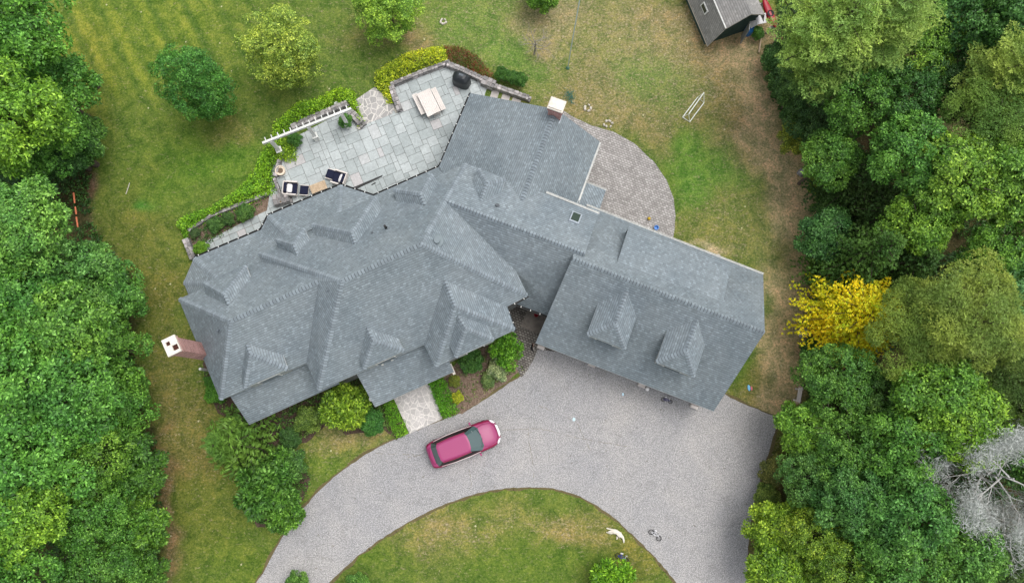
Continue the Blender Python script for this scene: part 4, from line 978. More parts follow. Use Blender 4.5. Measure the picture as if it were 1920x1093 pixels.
RT = [
 ('pine_tree', 1578, 45, 10.5, 3.4, 'pine', (156, 192, 98), 'large pale grey-green pine right of the shed'),
 ('pine_tree', 1670, 30, 11, 2.8, 'pine', (148, 184, 96), 'pale pine at the top edge, second right of the shed'),
 ('pine_tree', 1550, 115, 8.5, 2.2, 'pine', (112, 152, 74), 'mid green pine bough mass below the large pale pine'),
 ('broadleaf_tree', 1720, 70, 8, 2.6, 'fine', (100, 152, 48), 'yellow green tree behind the pale pines at the top right'),
 ('broadleaf_tree', 1810, 40, 8.5, 2.6, 'broad', (58, 116, 48), 'dark green tree at the top edge near the right corner'),
 ('broadleaf_tree', 1900, 20, 10, 2.6, 'broad', (64, 122, 50), 'green tree in the top right corner'),
 ('pine_tree', 1905, 130, 11, 2.5, 'pine', (156, 186, 92), 'pale yellow green pine at the right edge near the top'),
 ('pine_tree', 1870, 235, 9, 2.8, 'lobe', (108, 150, 66), 'soft green pine at the right edge below the pale yellow one'),
 ('spruce_tree', 1500, 165, 3.4, 1.9, 'fine', (58, 106, 44), 'dark evergreen by the tan strip below the shed'),
 ('spruce_tree', 1526, 228, 3.4, 1.9, 'fine', (52, 98, 40), 'darkest evergreen on the tan strip, below the shed'),
 ('spruce_tree', 1500, 40, 3.6, 1.6, 'fine', (46, 88, 42), 'dark evergreen right behind the red kayak'),
 ('broadleaf_tree', 1600, 165, 7, 2.8, 'fine', (70, 128, 42), 'green tree below the large pale pine'),
 ('broadleaf_tree', 1690, 190, 7, 2.6, 'fine', (56, 112, 42), 'dark green tree right of the one below the large pale pine'),
 ('broadleaf_tree', 1785, 165, 7, 2.4, 'fine', (48, 98, 44), 'dark tree between two pale pines at upper right'),
 ('broadleaf_tree', 1555, 300, 5, 1.9, 'broad', (78, 134, 44), 'round green tree beside the grey rock at the lawn edge'),
 ('yellow_green_shrub', 1494, 262, 1.5, 1.15, 'shrub', (124, 148, 44), 'yellow green bush on the tan strip above the grey rock'),
 ('broadleaf_tree', 1700, 285, 8, 2.5, 'broad', (78, 140, 50), 'large bright green tree in the middle of the upper right woods'),
 ('broadleaf_tree', 1790, 335, 8.5, 2.8, 'broad', (108, 158, 48), 'broad bright tree left of the right edge, level with the terrace'),
 ('broadleaf_tree', 1895, 340, 9, 2.7, 'broad', (100, 154, 50), 'bright green tree at the right edge, level with the rear terrace'),
 ('spruce_tree', 1625, 330, 5, 2.4, 'spruce', (62, 100, 46), 'dark feathery evergreen right of the round green tree'),
 ('spruce_tree', 1660, 400, 4.8, 2.4, 'spruce', (66, 104, 48), 'olive evergreen under the broad bright tree'),
 ('broadleaf_tree', 1725, 410, 7, 2.2, 'broad', (98, 152, 44), 'yellow green leafy tree right of the olive evergreen'),
 ('broadleaf_tree', 1545, 440, 3.0, 1.7, 'shrub', (60, 118, 52), 'low green bush at the lawn edge above the yellow tree'),
 ('spruce_tree', 1620, 480, 5, 2.7, 'spruce', (78, 124, 52), 'large dark green spruce just above the yellow tree'),
 ('spruce_tree', 1690, 500, 4.5, 2.5, 'spruce', (70, 114, 50), 'dark green spruce at upper right of the yellow tree'),
 ('broadleaf_tree', 1880, 465, 7.5, 2.2, 'broad', (84, 142, 44), 'tree with light leaf clusters at the right edge above the olive pine'),
 ('larch_tree', 1606, 590, 4.4, 2.9, 'larch', (226, 222, 40), 'bright yellow autumn larch beside the garage lawn'),
 ('pine_tree', 1725, 618, 7.0, 2.7, 'lobe', (118, 150, 62), 'olive green pine touching the yellow tree'),
 ('pine_tree', 1815, 592, 8.5, 3.1, 'lobe', (132, 160, 72), 'widest olive green pine near the right edge'),
 ('broadleaf_tree', 1915, 540, 8, 1.8, 'fine', (84, 146, 84), 'bluish green tree cut by the right edge above the olive pine'),
 ('pine_tree', 1890, 730, 7, 2.8, 'lobe', (82, 116, 50), 'dark olive pine at the right edge below the wide one'),
 ('broadleaf_tree', 1570, 715, 5, 2.5, 'fine', (72, 128, 44), 'round green tree right of the wooden hammock stand'),
 ('broadleaf_tree', 1640, 750, 4.5, 2.2, 'fine', (70, 118, 44), 'green tree further right of the round one by the hammock stand'),
 ('broadleaf_tree', 1505, 800, 3.6, 1.7, 'shrub', (96, 152, 46), 'light green bush below the hammock stand'),
 ('broadleaf_tree', 1750, 740, 7, 2.6, 'broad', (92, 148, 46), 'light green big-leaved tree below the olive pine'),
 ('broadleaf_tree', 1800, 790, 7.0, 2.7, 'broad', (106, 158, 42), 'yellow green tree above the bare grey tree'),
 ('broadleaf_tree', 1690, 830, 6, 2.6, 'broad', (76, 136, 44), 'green tree left of the bare grey tree'),
 ('broadleaf_tree', 1590, 850, 5, 2.5, 'fine', (74, 130, 44), 'green tree in the lower right woods near the driveway corner'),
 ('broadleaf_tree', 1510, 895, 4, 2.0, 'fine', (70, 124, 50), 'green tree beside the right driveway edge'),
 ('broadleaf_tree', 1600, 935, 5.5, 2.4, 'broad', (64, 122, 50), 'deep green tree in the middle of the lower right woods'),
 ('broadleaf_tree', 1700, 960, 6.5, 2.7, 'broad', (70, 132, 52), 'green tree lower left of the bare grey tree'),
 ('broadleaf_tree', 1450, 985, 2.8, 1.6, 'shrub', (112, 156, 36), 'yellow green bush closest to the right driveway edge'),
 ('broadleaf_tree', 1520, 1000, 4, 2.2, 'fine', (112, 152, 38), 'yellow green tree near the bottom right driveway edge'),
 ('broadleaf_tree', 1460, 1065, 3, 1.9, 'shrub', (98, 146, 34), 'bright bush at the bottom edge beside the driveway'),
 ('broadleaf_tree', 1570, 1065, 4.5, 2.3, 'fine', (98, 142, 38), 'yellowish tree at the bottom edge right of the driveway'),
 ('broadleaf_tree', 1680, 1060, 6, 2.5, 'broad', (76, 136, 50), 'green tree at the bottom edge below the bare grey tree'),
 ('broadleaf_tree', 1790, 1030, 6, 2.5, 'broad', (82, 140, 52), 'light green tree below the bare grey tree near the corner'),
 ('broadleaf_tree', 1895, 1060, 5, 1.8, 'fine', (70, 110, 50), 'green tree in the bottom right corner'),
 ('broadleaf_tree', 1985, 330, 9, 3.0, 'broad', (74, 136, 46), 'green tree cut by the right frame edge at the upper right'),
 ('broadleaf_tree', 1985, 850, 7, 3.0, 'broad', (74, 130, 46), 'green tree cut by the right frame edge behind the bare tree'),
]
RT += [
 ('edge_shrub', 1455, 112, 1.2, 1.1, 'shrub', (60, 112, 46), 'dark green bush at the tan strip just below the shed plank'),
 ('edge_shrub', 1466, 160, 1.2, 1.1, 'shrub', (56, 104, 42), 'dark bush on the edge of the tan strip, second below the shed'),
 ('edge_shrub', 1488, 212, 1.2, 1.0, 'shrub', (58, 108, 40), 'dark bush just above the yellow green bush on the tan strip'),
 ('edge_shrub', 1536, 350, .9, .8, 'shrub', (110, 150, 44), 'small yellowish bush below the round green tree on the lawn edge'),
 ('edge_shrub', 1560, 400, 1.4, 1.3, 'shrub', (62, 112, 44), 'dark green bush on the right lawn edge, halfway down'),
 ('edge_shrub', 1556, 478, 1.4, 1.2, 'shrub', (58, 112, 48), 'bush on the lawn edge just above the top of the yellow tree'),
 ('edge_shrub', 1535, 520, 1.0, .9, 'shrub', (54, 104, 44), 'small bush touching the upper left of the yellow tree'),
 ('edge_shrub', 1522, 655, .9, .8, 'shrub', (60, 112, 44), 'small bush between the pale boulders below the yellow tree'),
 ('edge_shrub', 1450, 880, .9, .9, 'shrub', (106, 122, 56), 'low brownish bush beside the right driveway edge'),
 ('edge_shrub', 1436, 930, .9, .8, 'shrub', (92, 126, 46), 'low bush on the grass strip at the right driveway edge'),
]
for i, (nm, px, py, z, r, k, c, lb) in enumerate(RT): tree(nm, px, py, z, r, k, c, lb, cat='shrub' if 'shrub' in nm else 'tree', group=GRT, var=i)
# trees on the lawn
tree('broadleaf_tree', 373, 160, 4.4, 2.2, 'tall', (62, 128, 44), 'cool green tree standing on the back lawn above the hedge', var=1, sq=1.05)
tree('fruit_tree', 530, 92, 3.6, 2.5, 'tall', (132, 166, 60), 'pale yellow green round tree on the back lawn', var=0, sq=.75)
tree('fruit_tree', 725, 12, 3.2, 2.3, 'tall', (116, 166, 50), 'green round tree at the top edge left of the bare tree', var=1, sq=.75)
tree('lawn_shrub', 1015, -8, 1.5, 1.25, 'shrub', (84, 138, 34), 'small green bush at the top edge above the bare tree', 'shrub', var=0)
tree('lawn_shrub', 1148, 1092, 1.3, 1.5, 'bush', (110, 168, 36), 'bright green bush on the island lawn at the bottom edge', 'shrub', var=1)
tree('lawn_shrub', 560, 1096, .8, .8, 'shrub', (76, 130, 46), 'dark green bush tips at the bottom edge over the driveway', 'shrub', var=2)
tree('lawn_shrub', 668, 1100, .8, .8, 'shrub', (80, 136, 50), 'green bush tips at the bottom edge of the island lawn', 'shrub', var=0)
tree('weeping_spruce', 437, 830, 3.0, 2.25, 'weeping', (96, 142, 56), 'evergreen with long drooping boughs at the front left corner', var=0, sq=1.2)
tree('leafy_shrub', 505, 915, 1.6, 1.95, 'bush', (72, 128, 44), 'large leafy bush between the drooping evergreen and the driveway', 'shrub', var=1)
tree('leafy_shrub', 535, 955, 1.3, 1.35, 'bush', (78, 134, 40), 'leafy bush nearest the driveway curve', 'shrub', var=2)
tree('leafy_shrub', 540, 870, 1.2, 1.1, 'shrub', (66, 118, 46), 'leafy bush right of the drooping evergreen', 'shrub', var=0)
tree('leafy_shrub', 648, 765, 1.5, 1.55, 'bush', (112, 156, 40), 'bright lime green bush between the two front porch roofs', 'shrub', var=0)
tree('leafy_shrub', 697, 790, .7, .85, 'shrub', (54, 118, 40), 'dark green mound beside the left walk hedge', 'shrub', var=1)
tree('leafy_shrub', 580, 785, .8, .9, 'shrub', (84, 122, 44), 'mixed green bush below the left porch roof', 'shrub', var=2)
tree('leafy_shrub', 545, 822, .7, .7, 'shrub', (52, 100, 40), 'dark small bush at the edge of the front lawn patch', 'shrub', var=0)
tree('leafy_shrub', 407, 738, .7, .7, 'shrub', (70, 134, 36), 'green bush under the left eave corner', 'shrub', var=1)
tree('leafy_shrub', 395, 715, .6, .4, 'shrub', (60, 120, 36), 'tiny green bush above the one at the left eave corner', 'shrub', var=2)
tree('leafy_shrub', 948, 655, 1.3, 1.1, 'bush', (82, 144, 32), 'round bright green bush at the corner of the cobble court', 'shrub', var=1)
tree('leafy_shrub', 935, 692, .5, .75, 'shrub', (140, 166, 116), 'pale variegated low bush below the round bright bush', 'shrub', var=2)
tree('leafy_shrub', 885, 678, .6, .8, 'shrub', (54, 108, 36), 'dark green bush under the front eave', 'shrub', var=0)
tree('leafy_shrub', 915, 712, .35, .5, 'shrub', (96, 132, 70), 'low greyish green plant in the mulch bed', 'shrub', var=1)
tree('leafy_shrub', 858, 745, .35, .4, 'shrub', (150, 170, 36), 'yellow green plant beside the right walk hedge', 'shrub', var=2)
tree('leafy_shrub', 852, 715, .35, .4, 'shrub', (108, 130, 44), 'small olive plant at the porch corner', 'shrub', var=0)
tree('leafy_shrub', 378, 466, .5, .5, 'shrub', (96, 150, 36), 'light green bush at the corner of the side walk', 'shrub', var=0)
tree('leafy_shrub', 366, 438, .35, .35, 'shrub', (62, 100, 50), 'small plant at the left end of the back bed', 'shrub', var=1)
tree('leafy_shrub', 405, 422, .4, .55, 'shrub', (66, 116, 48), 'left green plant in the middle of the back bed', 'shrub', var=2)
tree('leafy_shrub', 428, 412, .4, .45, 'shrub', (64, 110, 48), 'middle green plant in the back bed', 'shrub', var=0)
tree('leafy_shrub', 460, 400, .4, .6, 'shrub', (70, 120, 46), 'right green plant in the back bed', 'shrub', var=1)
tree('leafy_shrub', 648, 228, .5, .5, 'shrub', (64, 124, 44), 'grassy green plant at the right pergola post', 'shrub', var=2)
tree('leafy_shrub', 553, 262, .5, .5, 'shrub', (60, 118, 40), 'dark green plant at the left end of the pergola', 'shrub', var=0)
tree('leafy_shrub', 1420, 63, .5, .45, 'shrub', (70, 128, 40), 'small green plant in front of the shed opening', 'shrub', var=1)
for k, q in enumerate(((941, 139), (959, 146), (976, 151))):
    tree('boxwood', *q, .55, .5, 'shrub', (56, 112, 34), ['left round boxwood behind the low stone wall', 'middle round boxwood behind the low stone wall', 'right round boxwood behind the low stone wall'][k], 'shrub', group='row of three round boxwoods', var=k)
# clipped and trailing hedges from an outline
def hedge(name, poly, h, leaf, rgb, label, m=None, dens=95, seed=1, round_=.5, boxy=False):
    pts = [tuple(v)[:2] for v in wp(poly, h*.6)]; xs = [p[0] for p in pts]; ys = [p[1] for p in pts]; rg = np.random.default_rng(seed)
    area = (max(xs)-min(xs))*(max(ys)-min(ys)); n = int(area*dens); X = rg.uniform(min(xs), max(xs), n); Y = rg.uniform(min(ys), max(ys), n)
    d = soft(X, Y, pts)+rg.normal(0, .05 if not boxy else .01, n); k = d > 0; X, Y, d = X[k], Y[k], d[k]
    prof = np.clip(d/round_, 0, 1)**(.5 if not boxy else .15); lump = vnoise(X+50, Y+50, .6, seed)*.35+vnoise(X+50, Y+50, .25, seed+1)*.15
    Z = h*prof*(1-(0 if boxy else 1)*lump); lay = rg.random(len(X)); Z = np.where(lay < .25, Z*rg.uniform(.2, .9, len(X)), Z)
    ox, oy = sum(xs)/len(xs), sum(ys)/len(ys)
    C = np.stack([X-ox, Y-oy, Z], 1); D = unit(rg.normal(size=C.shape)*.45+np.array([0, 0, 1.])); 
    me = leafmesh(name, *rosettes(C, D, rg, 5, leaf)); o = link(name, me, m or M['leaf']); o.location = (ox, oy, 0); o.color = (*sr(*rgb), 1); tag(o, label, 'hedge'); return o
hedge('hedge', [(703, 160), (702, 132), (725, 117), (760, 97), (790, 90), (828, 82), (840, 98), (842, 116), (800, 122), (745, 142), (733, 156), (738, 190), (727, 190), (716, 172)], .9, .13, (160, 184, 40), 'chartreuse yellow hedge along the top patio wall', dens=150, seed=2)
hedge('hedge', [(830, 86), (860, 84), (895, 102), (925, 138), (922, 150), (905, 146), (870, 130), (838, 116)], .7, .13, (112, 106, 60), 'reddish brown and green hedge behind the grill', m=M['redleaf'], dens=150, seed=3)
hedge('hedge', [(508, 258), (512, 228), (555, 190), (600, 178), (635, 160), (660, 168), (668, 192), (680, 226), (672, 232), (655, 200), (645, 190), (600, 210), (545, 236), (528, 252)], 1.0, .14, (118, 166, 32), 'green hedge behind the pergola and dark stone wall', dens=150, seed=4)
hedge('hedge', [(496, 292), (490, 276), (515, 258), (548, 258), (556, 268), (550, 300), (538, 302), (520, 296)], .8, .14, (116, 160, 34), 'green hedge clump under the left end of the pergola', dens=150, seed=5)
hedge('hedge', [(326, 418), (345, 402), (400, 383), (450, 348), (478, 312), (484, 288), (500, 276), (518, 288), (512, 320), (512, 358), (498, 366), (440, 388), (395, 405), (354, 432), (345, 446)], .8, .13, (112, 166, 36), 'long green hedge running down to the left of the patio', dens=140, seed=6)
hedge('hedge', [(717, 758), (738, 749), (766, 811), (743, 825)], .55, .09, (88, 146, 26), 'clipped green hedge left of the front walk', dens=260, seed=7, round_=.2, boxy=True)
hedge('hedge', [(802, 716), (832, 706), (863, 773), (831, 786)], .55, .09, (76, 138, 24), 'clipped green hedge right of the front walk', dens=260, seed=8, round_=.2, boxy=True)
for poly, hh, c, lb, dn_, sd_2 in (([(380, 690), (395, 735), (412, 778), (470, 800), (500, 850), (560, 830), (600, 790), (640, 800), (715, 800), (740, 818), (735, 770), (700, 700), (620, 690), (520, 780), (450, 790)], .3, (78, 118, 48), 'mixed low green planting in the bed below the front porch roofs', 60, 21),
      ([(440, 845), (500, 830), (570, 872), (583, 905), (560, 945), (520, 985), (470, 980), (450, 900)], .35, (74, 122, 44), 'low green growth round the big bushes by the driveway curve', 80, 22),
      ([(850, 690), (955, 625), (982, 690), (945, 712), (905, 742), (868, 768), (846, 730)], .2, (96, 124, 58), 'sparse low plants in the mulch bed by the cobble court', 16, 23),
      ([(356, 434), (440, 396), (490, 378), (470, 405), (385, 460), (360, 455)], .25, (66, 108, 44), 'low green plants filling the back bed', 60, 24)):
    o = hedge('ground_cover', poly, hh, .12, c, lb, dens=dn_, seed=sd_2, round_=.4); o['kind'] = 'stuff'; o['category'] = 'ground cover'
# undergrowth of the woods: countless low leaves
for Wp, nm, cnt in ((FOREST_L, 'undergrowth', 26000), (FOREST_R, 'undergrowth', 34000)):
    pts = [tuple(v)[:2] for v in wp(Wp)]; rg = np.random.default_rng(31)
    x0, x1 = (-44, -17) if Wp is FOREST_L else (12, 44); X = rg.uniform(x0, x1, cnt*2); Y = rg.uniform(-16, 32, cnt*2)
    d = soft(X, Y, pts); dens_ = vnoise(X+90, Y+90, 1.6, 41); k = (d > .1) & (dens_ > .34); X, Y, d, q = X[k][:cnt], Y[k][:cnt], d[k][:cnt], dens_[k][:cnt]
    Z = np.clip(d, .05, 1.2)*rg.random(len(X))*(.4+q*1.1)
    C = np.stack([X, Y, Z], 1); D = unit(rg.normal(size=C.shape)*.4+np.array([0, 0, 1.])); me = leafmesh(nm, *rosettes(C, D, rg, 5, .2)); o = link(nm, me, M['leaf']); o.color = (*sr(58, 100, 40), 1)
    tag(o, ['dark green undergrowth below the left woods', 'dark green undergrowth below the right woods'][Wp is FOREST_R], 'undergrowth', kind='stuff')
# ---- bare trees
def bare_tree(name, px, py, hgt, R, rad, label, seed, m, depth=4, lichen=0, lean=(0, 0), zb=0, nb=9):
    r = random.Random(seed); c = P(px, py); root = thing(name, (c.x, c.y, 0), label, 'tree'); mb = MB(); tips = []
    def grow(p, d, L, rd, k):
        pts = [p]; q = p.copy(); dd = d.copy()
        for i in range(4):
            dd = (dd+Vector((r.uniform(-.2, .2), r.uniform(-.2, .2), r.uniform(-.08, .12)))).normalized(); q = q+dd*L/4; pts.append(q.copy())
        mb.tube(pts, [rd, rd*.85, rd*.7, rd*.55, rd*.4], 5 if k > 1 else 4, cap=False)
        tips.extend(pts[2:])
        if k <= 0: return
        for i in range(3 if k > 1 else 4):
            t = r.uniform(.35, 1); j = min(3, int(t*4)); s = pts[j].lerp(pts[j+1], t*4-j if t < 1 else 1)
            a = r.uniform(.35, .95)*r.choice((-1, 1)); ax = Vector((r.uniform(-.4, .4), r.uniform(-.4, .4), 1)).normalized()
            grow(s, (Matrix.Rotation(a, 3, ax) @ dd), L*r.uniform(.45, .68), rd*.5, k-1)
    top = Vector((lean[0], lean[1], hgt)); mb.tube([(0, 0, 0), tuple(top*.5+Vector((.05, 0, 0))), tuple(top)], [rad, rad*.75, rad*.3], 8)
    mb.build('trunk', m, root); mb = MB()
    for i in range(nb):
        f = .45+.55*i/nb; a = i*2.4+r.uniform(-.3, .3); el = r.uniform(.1, .5); d = Vector((math.cos(a)*math.cos(el), math.sin(a)*math.cos(el), math.sin(el)))
        grow(top*f, d, R*(1.15-f*.5), rad*.42, depth-2)
    mb.build('branches', m, root)
    if lichen:
        rg = np.random.default_rng(seed); T = np.array([tuple(t) for t in tips]); T = T[rg.integers(0, len(T), lichen)]+rg.normal(size=(lichen, 3))*.22
        A = unit(rg.normal(size=(lichen, 3))+np.array([0, 0, .2])); me = leafmesh('lichen_twigs', T, A, unit(rg.normal(size=A.shape)), rg.uniform(.15, .42, lichen), np.full(lichen, .022)); link('lichen_twigs', me, M['lichen'], root)
    return root
bare_tree('bare_sapling', 1002, 101, 1.9, 1.1, .07, 'small leafless grey sapling on the rear lawn', 4, M['sapling'], 4, nb=9)
bare_tree('dead_tree', 1728, 868, 8.6, 3.2, .12, 'leafless dead tree covered in grey lichen at the right edge', 7, M['greywood'], 5, 26000, nb=15, lean=(.3, -.2))
bare_tree('dead_tree', 1770, 970, 7, 2.2, .12, 'smaller bare grey tree near the bottom right corner', 9, M['greywood'], 4, 3000, nb=8)
# fallen sticks, poles
def pole(name, pts, r_, m, label, cat, group=None):
    p0 = Vector(pts[0]); mb = MB(); mb.tube([Vector(p)-p0 for p in pts], r_, 8); o = mb.build(name, m); o.location = p0; tag(o, label, cat, group); return o
M['orange'] = mat('orange_paint', sr(226, 130, 92), .6)
for k, (a, b) in enumerate((((138, 362), (140, 381)), ((141, 388), (143, 402)), ((143, 407), (146, 426)))):
    pole('orange_rail', [P(*a, 1.9), P(*b, 1.9)], .05, M['orange'], ['topmost of the three orange rails in the left woods', 'middle of the three orange rails in the left woods', 'lowest of the three orange rails in the left woods'][k], 'rail', 'orange rails in the left woods')
M['polem'] = mat('grey_green_pole', sr(190, 205, 200), .5)
pole('flag_pole', [P(1064.5, 128), P(1064.5, 128)+Vector((0, 0, 3)), P(1064.5, 128)+Vector((.05, .02, 9.2))], .035, M['polem'], 'tall thin grey green pole standing on the rear lawn', 'pole')
mb = MB(); c = P(1064.5, 128); mb.lathe((0, 0, 0), [(.14, 0), (.12, .05), (.05, .08), (.05, .1)], 12); o = mb.build('pole_base', mat('green_base', sr(54, 96, 76), .6), bpy.data.objects['flag_pole'])
o.location = (0, 0, 0)
mb = MB(); q = [P(x, y, .03) for x, y in ((236, 340), (239, 350), (240, 365))]; mb.tube([v-q[0] for v in ([P(243, 343, .03), P(239, 356, .03), P(236, 364, .03)])], .018, 6); o = mb.build('fallen_stick', M['palewood']); o.location = q[0]; tag(o, 'thin pale stick lying on the left lawn', 'stick')
# ---------------------------------------------------------------- pergola
a0, a1 = P(492, 268.5, 2.55), P(658.5, 203.5, 2.55); ax = (a1-a0); L = ax.length; ang = math.atan2(ax.y, ax.x); d = ax.normalized(); nn = Vector((-d.y, d.x, 0))
perg = thing('pergola', (a0.x, a0.y, 0), 'white timber pergola with three posts at the patio edge', 'pergola', ang)
mb = MB(); mb.box((L/2, 0, 2.5), (L, .15, .2)); mb.build('beam', M['white'], perg, bevel=.01)
for k in range(14):
    mb = MB(); mb.box((.25+k*(L-.5)/13, .16, 2.47), (.06, .34, .1)); mb.build('rafter', M['white'], perg)
for q in ((523.5, 275), (595, 262), (654, 238)):
    p = P(*q); v = p-a0; x = v.x*d.x+v.y*d.y; y = v.x*nn.x+v.y*nn.y
    p2 = Vector((x, min(.0, y)+.0, 0)); mb = MB(); mb.box((x, 0, .35), (.34, .34, .7), taper=.96); mb.box((x, 0, .72), (.4, .4, .05)); mb.box((x, 0, 1.57), (.22, .22, 1.66), taper=.95); mb.build('post', M['white'], perg, bevel=.01)
# ---------------------------------------------------------------- patio furniture
def obj_at(name, q, z, rz, label, cat, group=None): 
    c = P(*q, z); return thing(name, (c.x, c.y, .045), label, cat, rz, group)
TA = math.radians(-64.5)
tb = obj_at('picnic_table', (804, 193), .75, TA, 'pale wooden dining table on the patio', 'table')
mb = MB()
for k in range(8): mb.box((0, -.42+k*.12, .73), (1.78, .114, .04))
mb.build('table_top', M['palewood'], tb, bevel=.006)
for sx in (-1, 1):
    for sy in (-1, 1): mb = MB(); mb.box((sx*.72, sy*.38, .35), (.08, .08, .7)); mb.build('leg', M['palewood'], tb)
for k, (q, lb) in enumerate((((785.5, 195.5), 'narrow pale bench left of the dining table'), ((822, 186), 'narrow pale bench tucked under the right side of the dining table'))):
    bn = obj_at('bench', q, .45, TA, lb, 'bench', 'benches of the dining table'); mb = MB()
    for j in range(3): mb.box((0, -.12+j*.12, .43), (1.55 if k == 0 else 1.7, .114, .04))
    mb.build('seat', M['palewood'], bn, bevel=.006)
    for sx in (-1, 1): mb = MB(); mb.box((sx*.6, 0, .2), (.07, .28, .41)); mb.build('leg', M['palewood'], bn)
ch = obj_at('chair', (817.5, 210), .45, TA+math.pi, 'small slatted white chair at the lower end of the dining table', 'chair'); mb = MB()
for j in range(5): mb.box((-.16+j*.08, 0, .44), (.065, .42, .025))
mb.build('seat', M['palewood'], ch); mb = MB()
for j in range(5): mb.box((-.24, -.16+j*.08, .68), (.025, .04, .4))
mb.box((-.24, 0, .88), (.035, .44, .06)); mb.build('backrest', M['palewood'], ch)
for sx in (-1, 1):
    for sy in (-1, 1): mb = MB(); mb.box((sx*.2, sy*.19, .21), (.035, .035, .43)); mb.build('leg', M['palewood'], ch)
# covered grill
gr = obj_at('covered_grill', (865, 146), .8, math.radians(-22), 'barbecue grill under a fitted black cover', 'grill')
bm = bmesh.new(); prof = [(0, 1.0), (.35, 1.02), (.75, 1.0), (.88, .97), (.98, .85), (1.12, .55), (1.17, .3)]; n = 28; rings = []
for z, k in prof:
    ring = []
    for j in range(n):
        t = 2*math.pi*j/n; cx = abs(math.cos(t))**.55*(1 if math.cos(t) > 0 else -1); cy = abs(math.sin(t))**.7*(1 if math.sin(t) > 0 else -1)
        w = 1+.02*math.sin(5*t+z*6); ring.append(bm.verts.new((cx*.58*k*w*(1+.06*(1-z)), (cy*.36 if cy > 0 else cy*.46)*k*w, z)))
    rings.append(ring)
for a, b in zip(rings[:-1], rings[1:]):
    for j in range(n): bm.faces.new((a[j], a[(j+1) % n], b[(j+1) % n], b[j]))
bm.faces.new(rings[-1]); me = bpy.data.meshes.new('cover'); bm.to_mesh(me); bm.free(); link('cover', me, M['cover'], gr)
mb = MB(); mb.box((0, .02, 1.18), (.34, .17, .025), taper=.8); mb.build('cover_panel', mat('grey_fabric', sr(92, 98, 104), .6), gr, bevel=.01)
# round planter, pots
def planter(q, r_, h, label, m, inner, plant=None, z0=.0):
    c = P(*q, h+z0); root = thing('planter', (c.x, c.y, z0), label, 'planter'); mb = MB()
    mb.lathe((0, 0, 0), [(r_*.7, 0), (r_*.85, h*.5), (r_, h*.92), (r_, h), (r_*.82, h), (r_*.78, h-.06)], 28); mb.build('bowl', m, root)
    mb = MB(); mb.lathe((0, 0, h-.07), [(r_*.8, 0), (r_*.5, .012), (.01, .02)], 28); mb.build('soil', inner, root); return root
planter((525, 319.5), .34, .45, 'large round cream planter with bare soil on the patio corner', M['terrac'], M['soil'])
planter((525.5, 378), .12, .2, 'small pot on the square stone corner pier', M['bould'], M['soil'], z0=.6)
planter((1005.5, 590.5), .14, .28, 'red pot on the stone landing by the side door', mat('red_pot', sr(150, 22, 40), .5), mat('red_flowers', sr(120, 16, 30), .8), z0=.16)
# coffee table
ct = obj_at('low_table', (597, 351), .4, math.radians(22), 'low slatted teak table between the two lounge chairs', 'table'); mb = MB()
for k in range(7): mb.box((0, -.255+k*.085, .38), (1.08, .08, .03))
mb.build('table_top', M['teak'], ct)
for sx in (-1, 1):
    for sy in (-1, 1): mb = MB(); mb.box((sx*.48, sy*.25, .18), (.06, .06, .37)); mb.build('leg', M['teak'], ct)
def lounge(q, rz, label, q2, rz2, label2, pillow):
    c = obj_at('lounge_chair', q, .4, rz, label, 'lounge chair', 'navy cushioned lounge chairs on the patio')
    mb = MB(); mb.box((0, 0, .25), (.86, .84, .08)); 
    for sy in (-1, 1): mb.box((0, sy*.43, .42), (.86, .06, .4)); mb.box((0, sy*.43, .63), (.9, .09, .03))
    mb.build('frame', M['palewood'], c, bevel=.008)
    mb = MB(); mb.box((-.43, 0, .5), (.06, .86, .5)); mb.build('backrest', M['palewood'], c, bevel=.008)
    mb = MB(); mb.box((.06, 0, .37), (.74, .74, .17)); mb.build('seat_cushion', M['navy'], c, bevel=.05)
    mb = MB(); mb.box((-.3, 0, .58), (.2, .74, .42), taper=.85); mb.build('back_cushion', M['navy'], c, bevel=.05)
    t = obj_at('ottoman', q2, .3, rz2, label2, 'ottoman', 'navy cushioned ottomans on the patio')
    mb = MB(); mb.box((0, 0, .2), (.56, .66, .08)); 
    for sy in (-1, 1): mb.box((0, sy*.33, .24), (.56, .05, .12))
    mb.build('frame', M['palewood'], t, bevel=.006)
    mb = MB(); mb.box((0, 0, .3), (.54, .58, .14)); mb.build('cushion', M['navy'], t, bevel=.04)
    w = c.location; r = Matrix.Rotation(rz, 3, 'Z') @ Vector((-.05 if pillow else -.1, 0, 0))
    bm = bmesh.new(); bmesh.ops.create_uvsphere(bm, u_segments=20, v_segments=12, radius=1)
    for v in bm.verts:
        x, y, z = v.co; sg = lambda a: 1 if a > 0 else -1; e_ = .45 if pillow else .8
        v.co = Vector((sg(x)*abs(x)**e_*(.19 if pillow else .11), sg(y)*abs(y)**e_*(.3), z*.09))
    me = bpy.data.meshes.new('throw_pillow'); bm.to_mesh(me); bm.free(); me.polygons.foreach_set('use_smooth', [True]*len(me.polygons))
    o = link('throw_pillow', me, M['linen']); o.location = (w.x+r.x, w.y+r.y, .045+.53); o.rotation_euler = (0, .15, rz)
    tag(o, 'square white pillow on the left lounge chair' if pillow else 'oval white pillow on the right lounge chair', 'pillow')
lounge((545.5, 354.5), math.radians(-3), 'lounge chair with navy cushions nearest the round planter', (570.5, 357), math.radians(-4), 'navy ottoman between the left lounge chair and the low table', True)
lounge((637, 335), math.radians(162), 'lounge chair with navy cushions right of the low table', (620, 327), math.radians(162), 'navy ottoman in front of the right lounge chair', False)
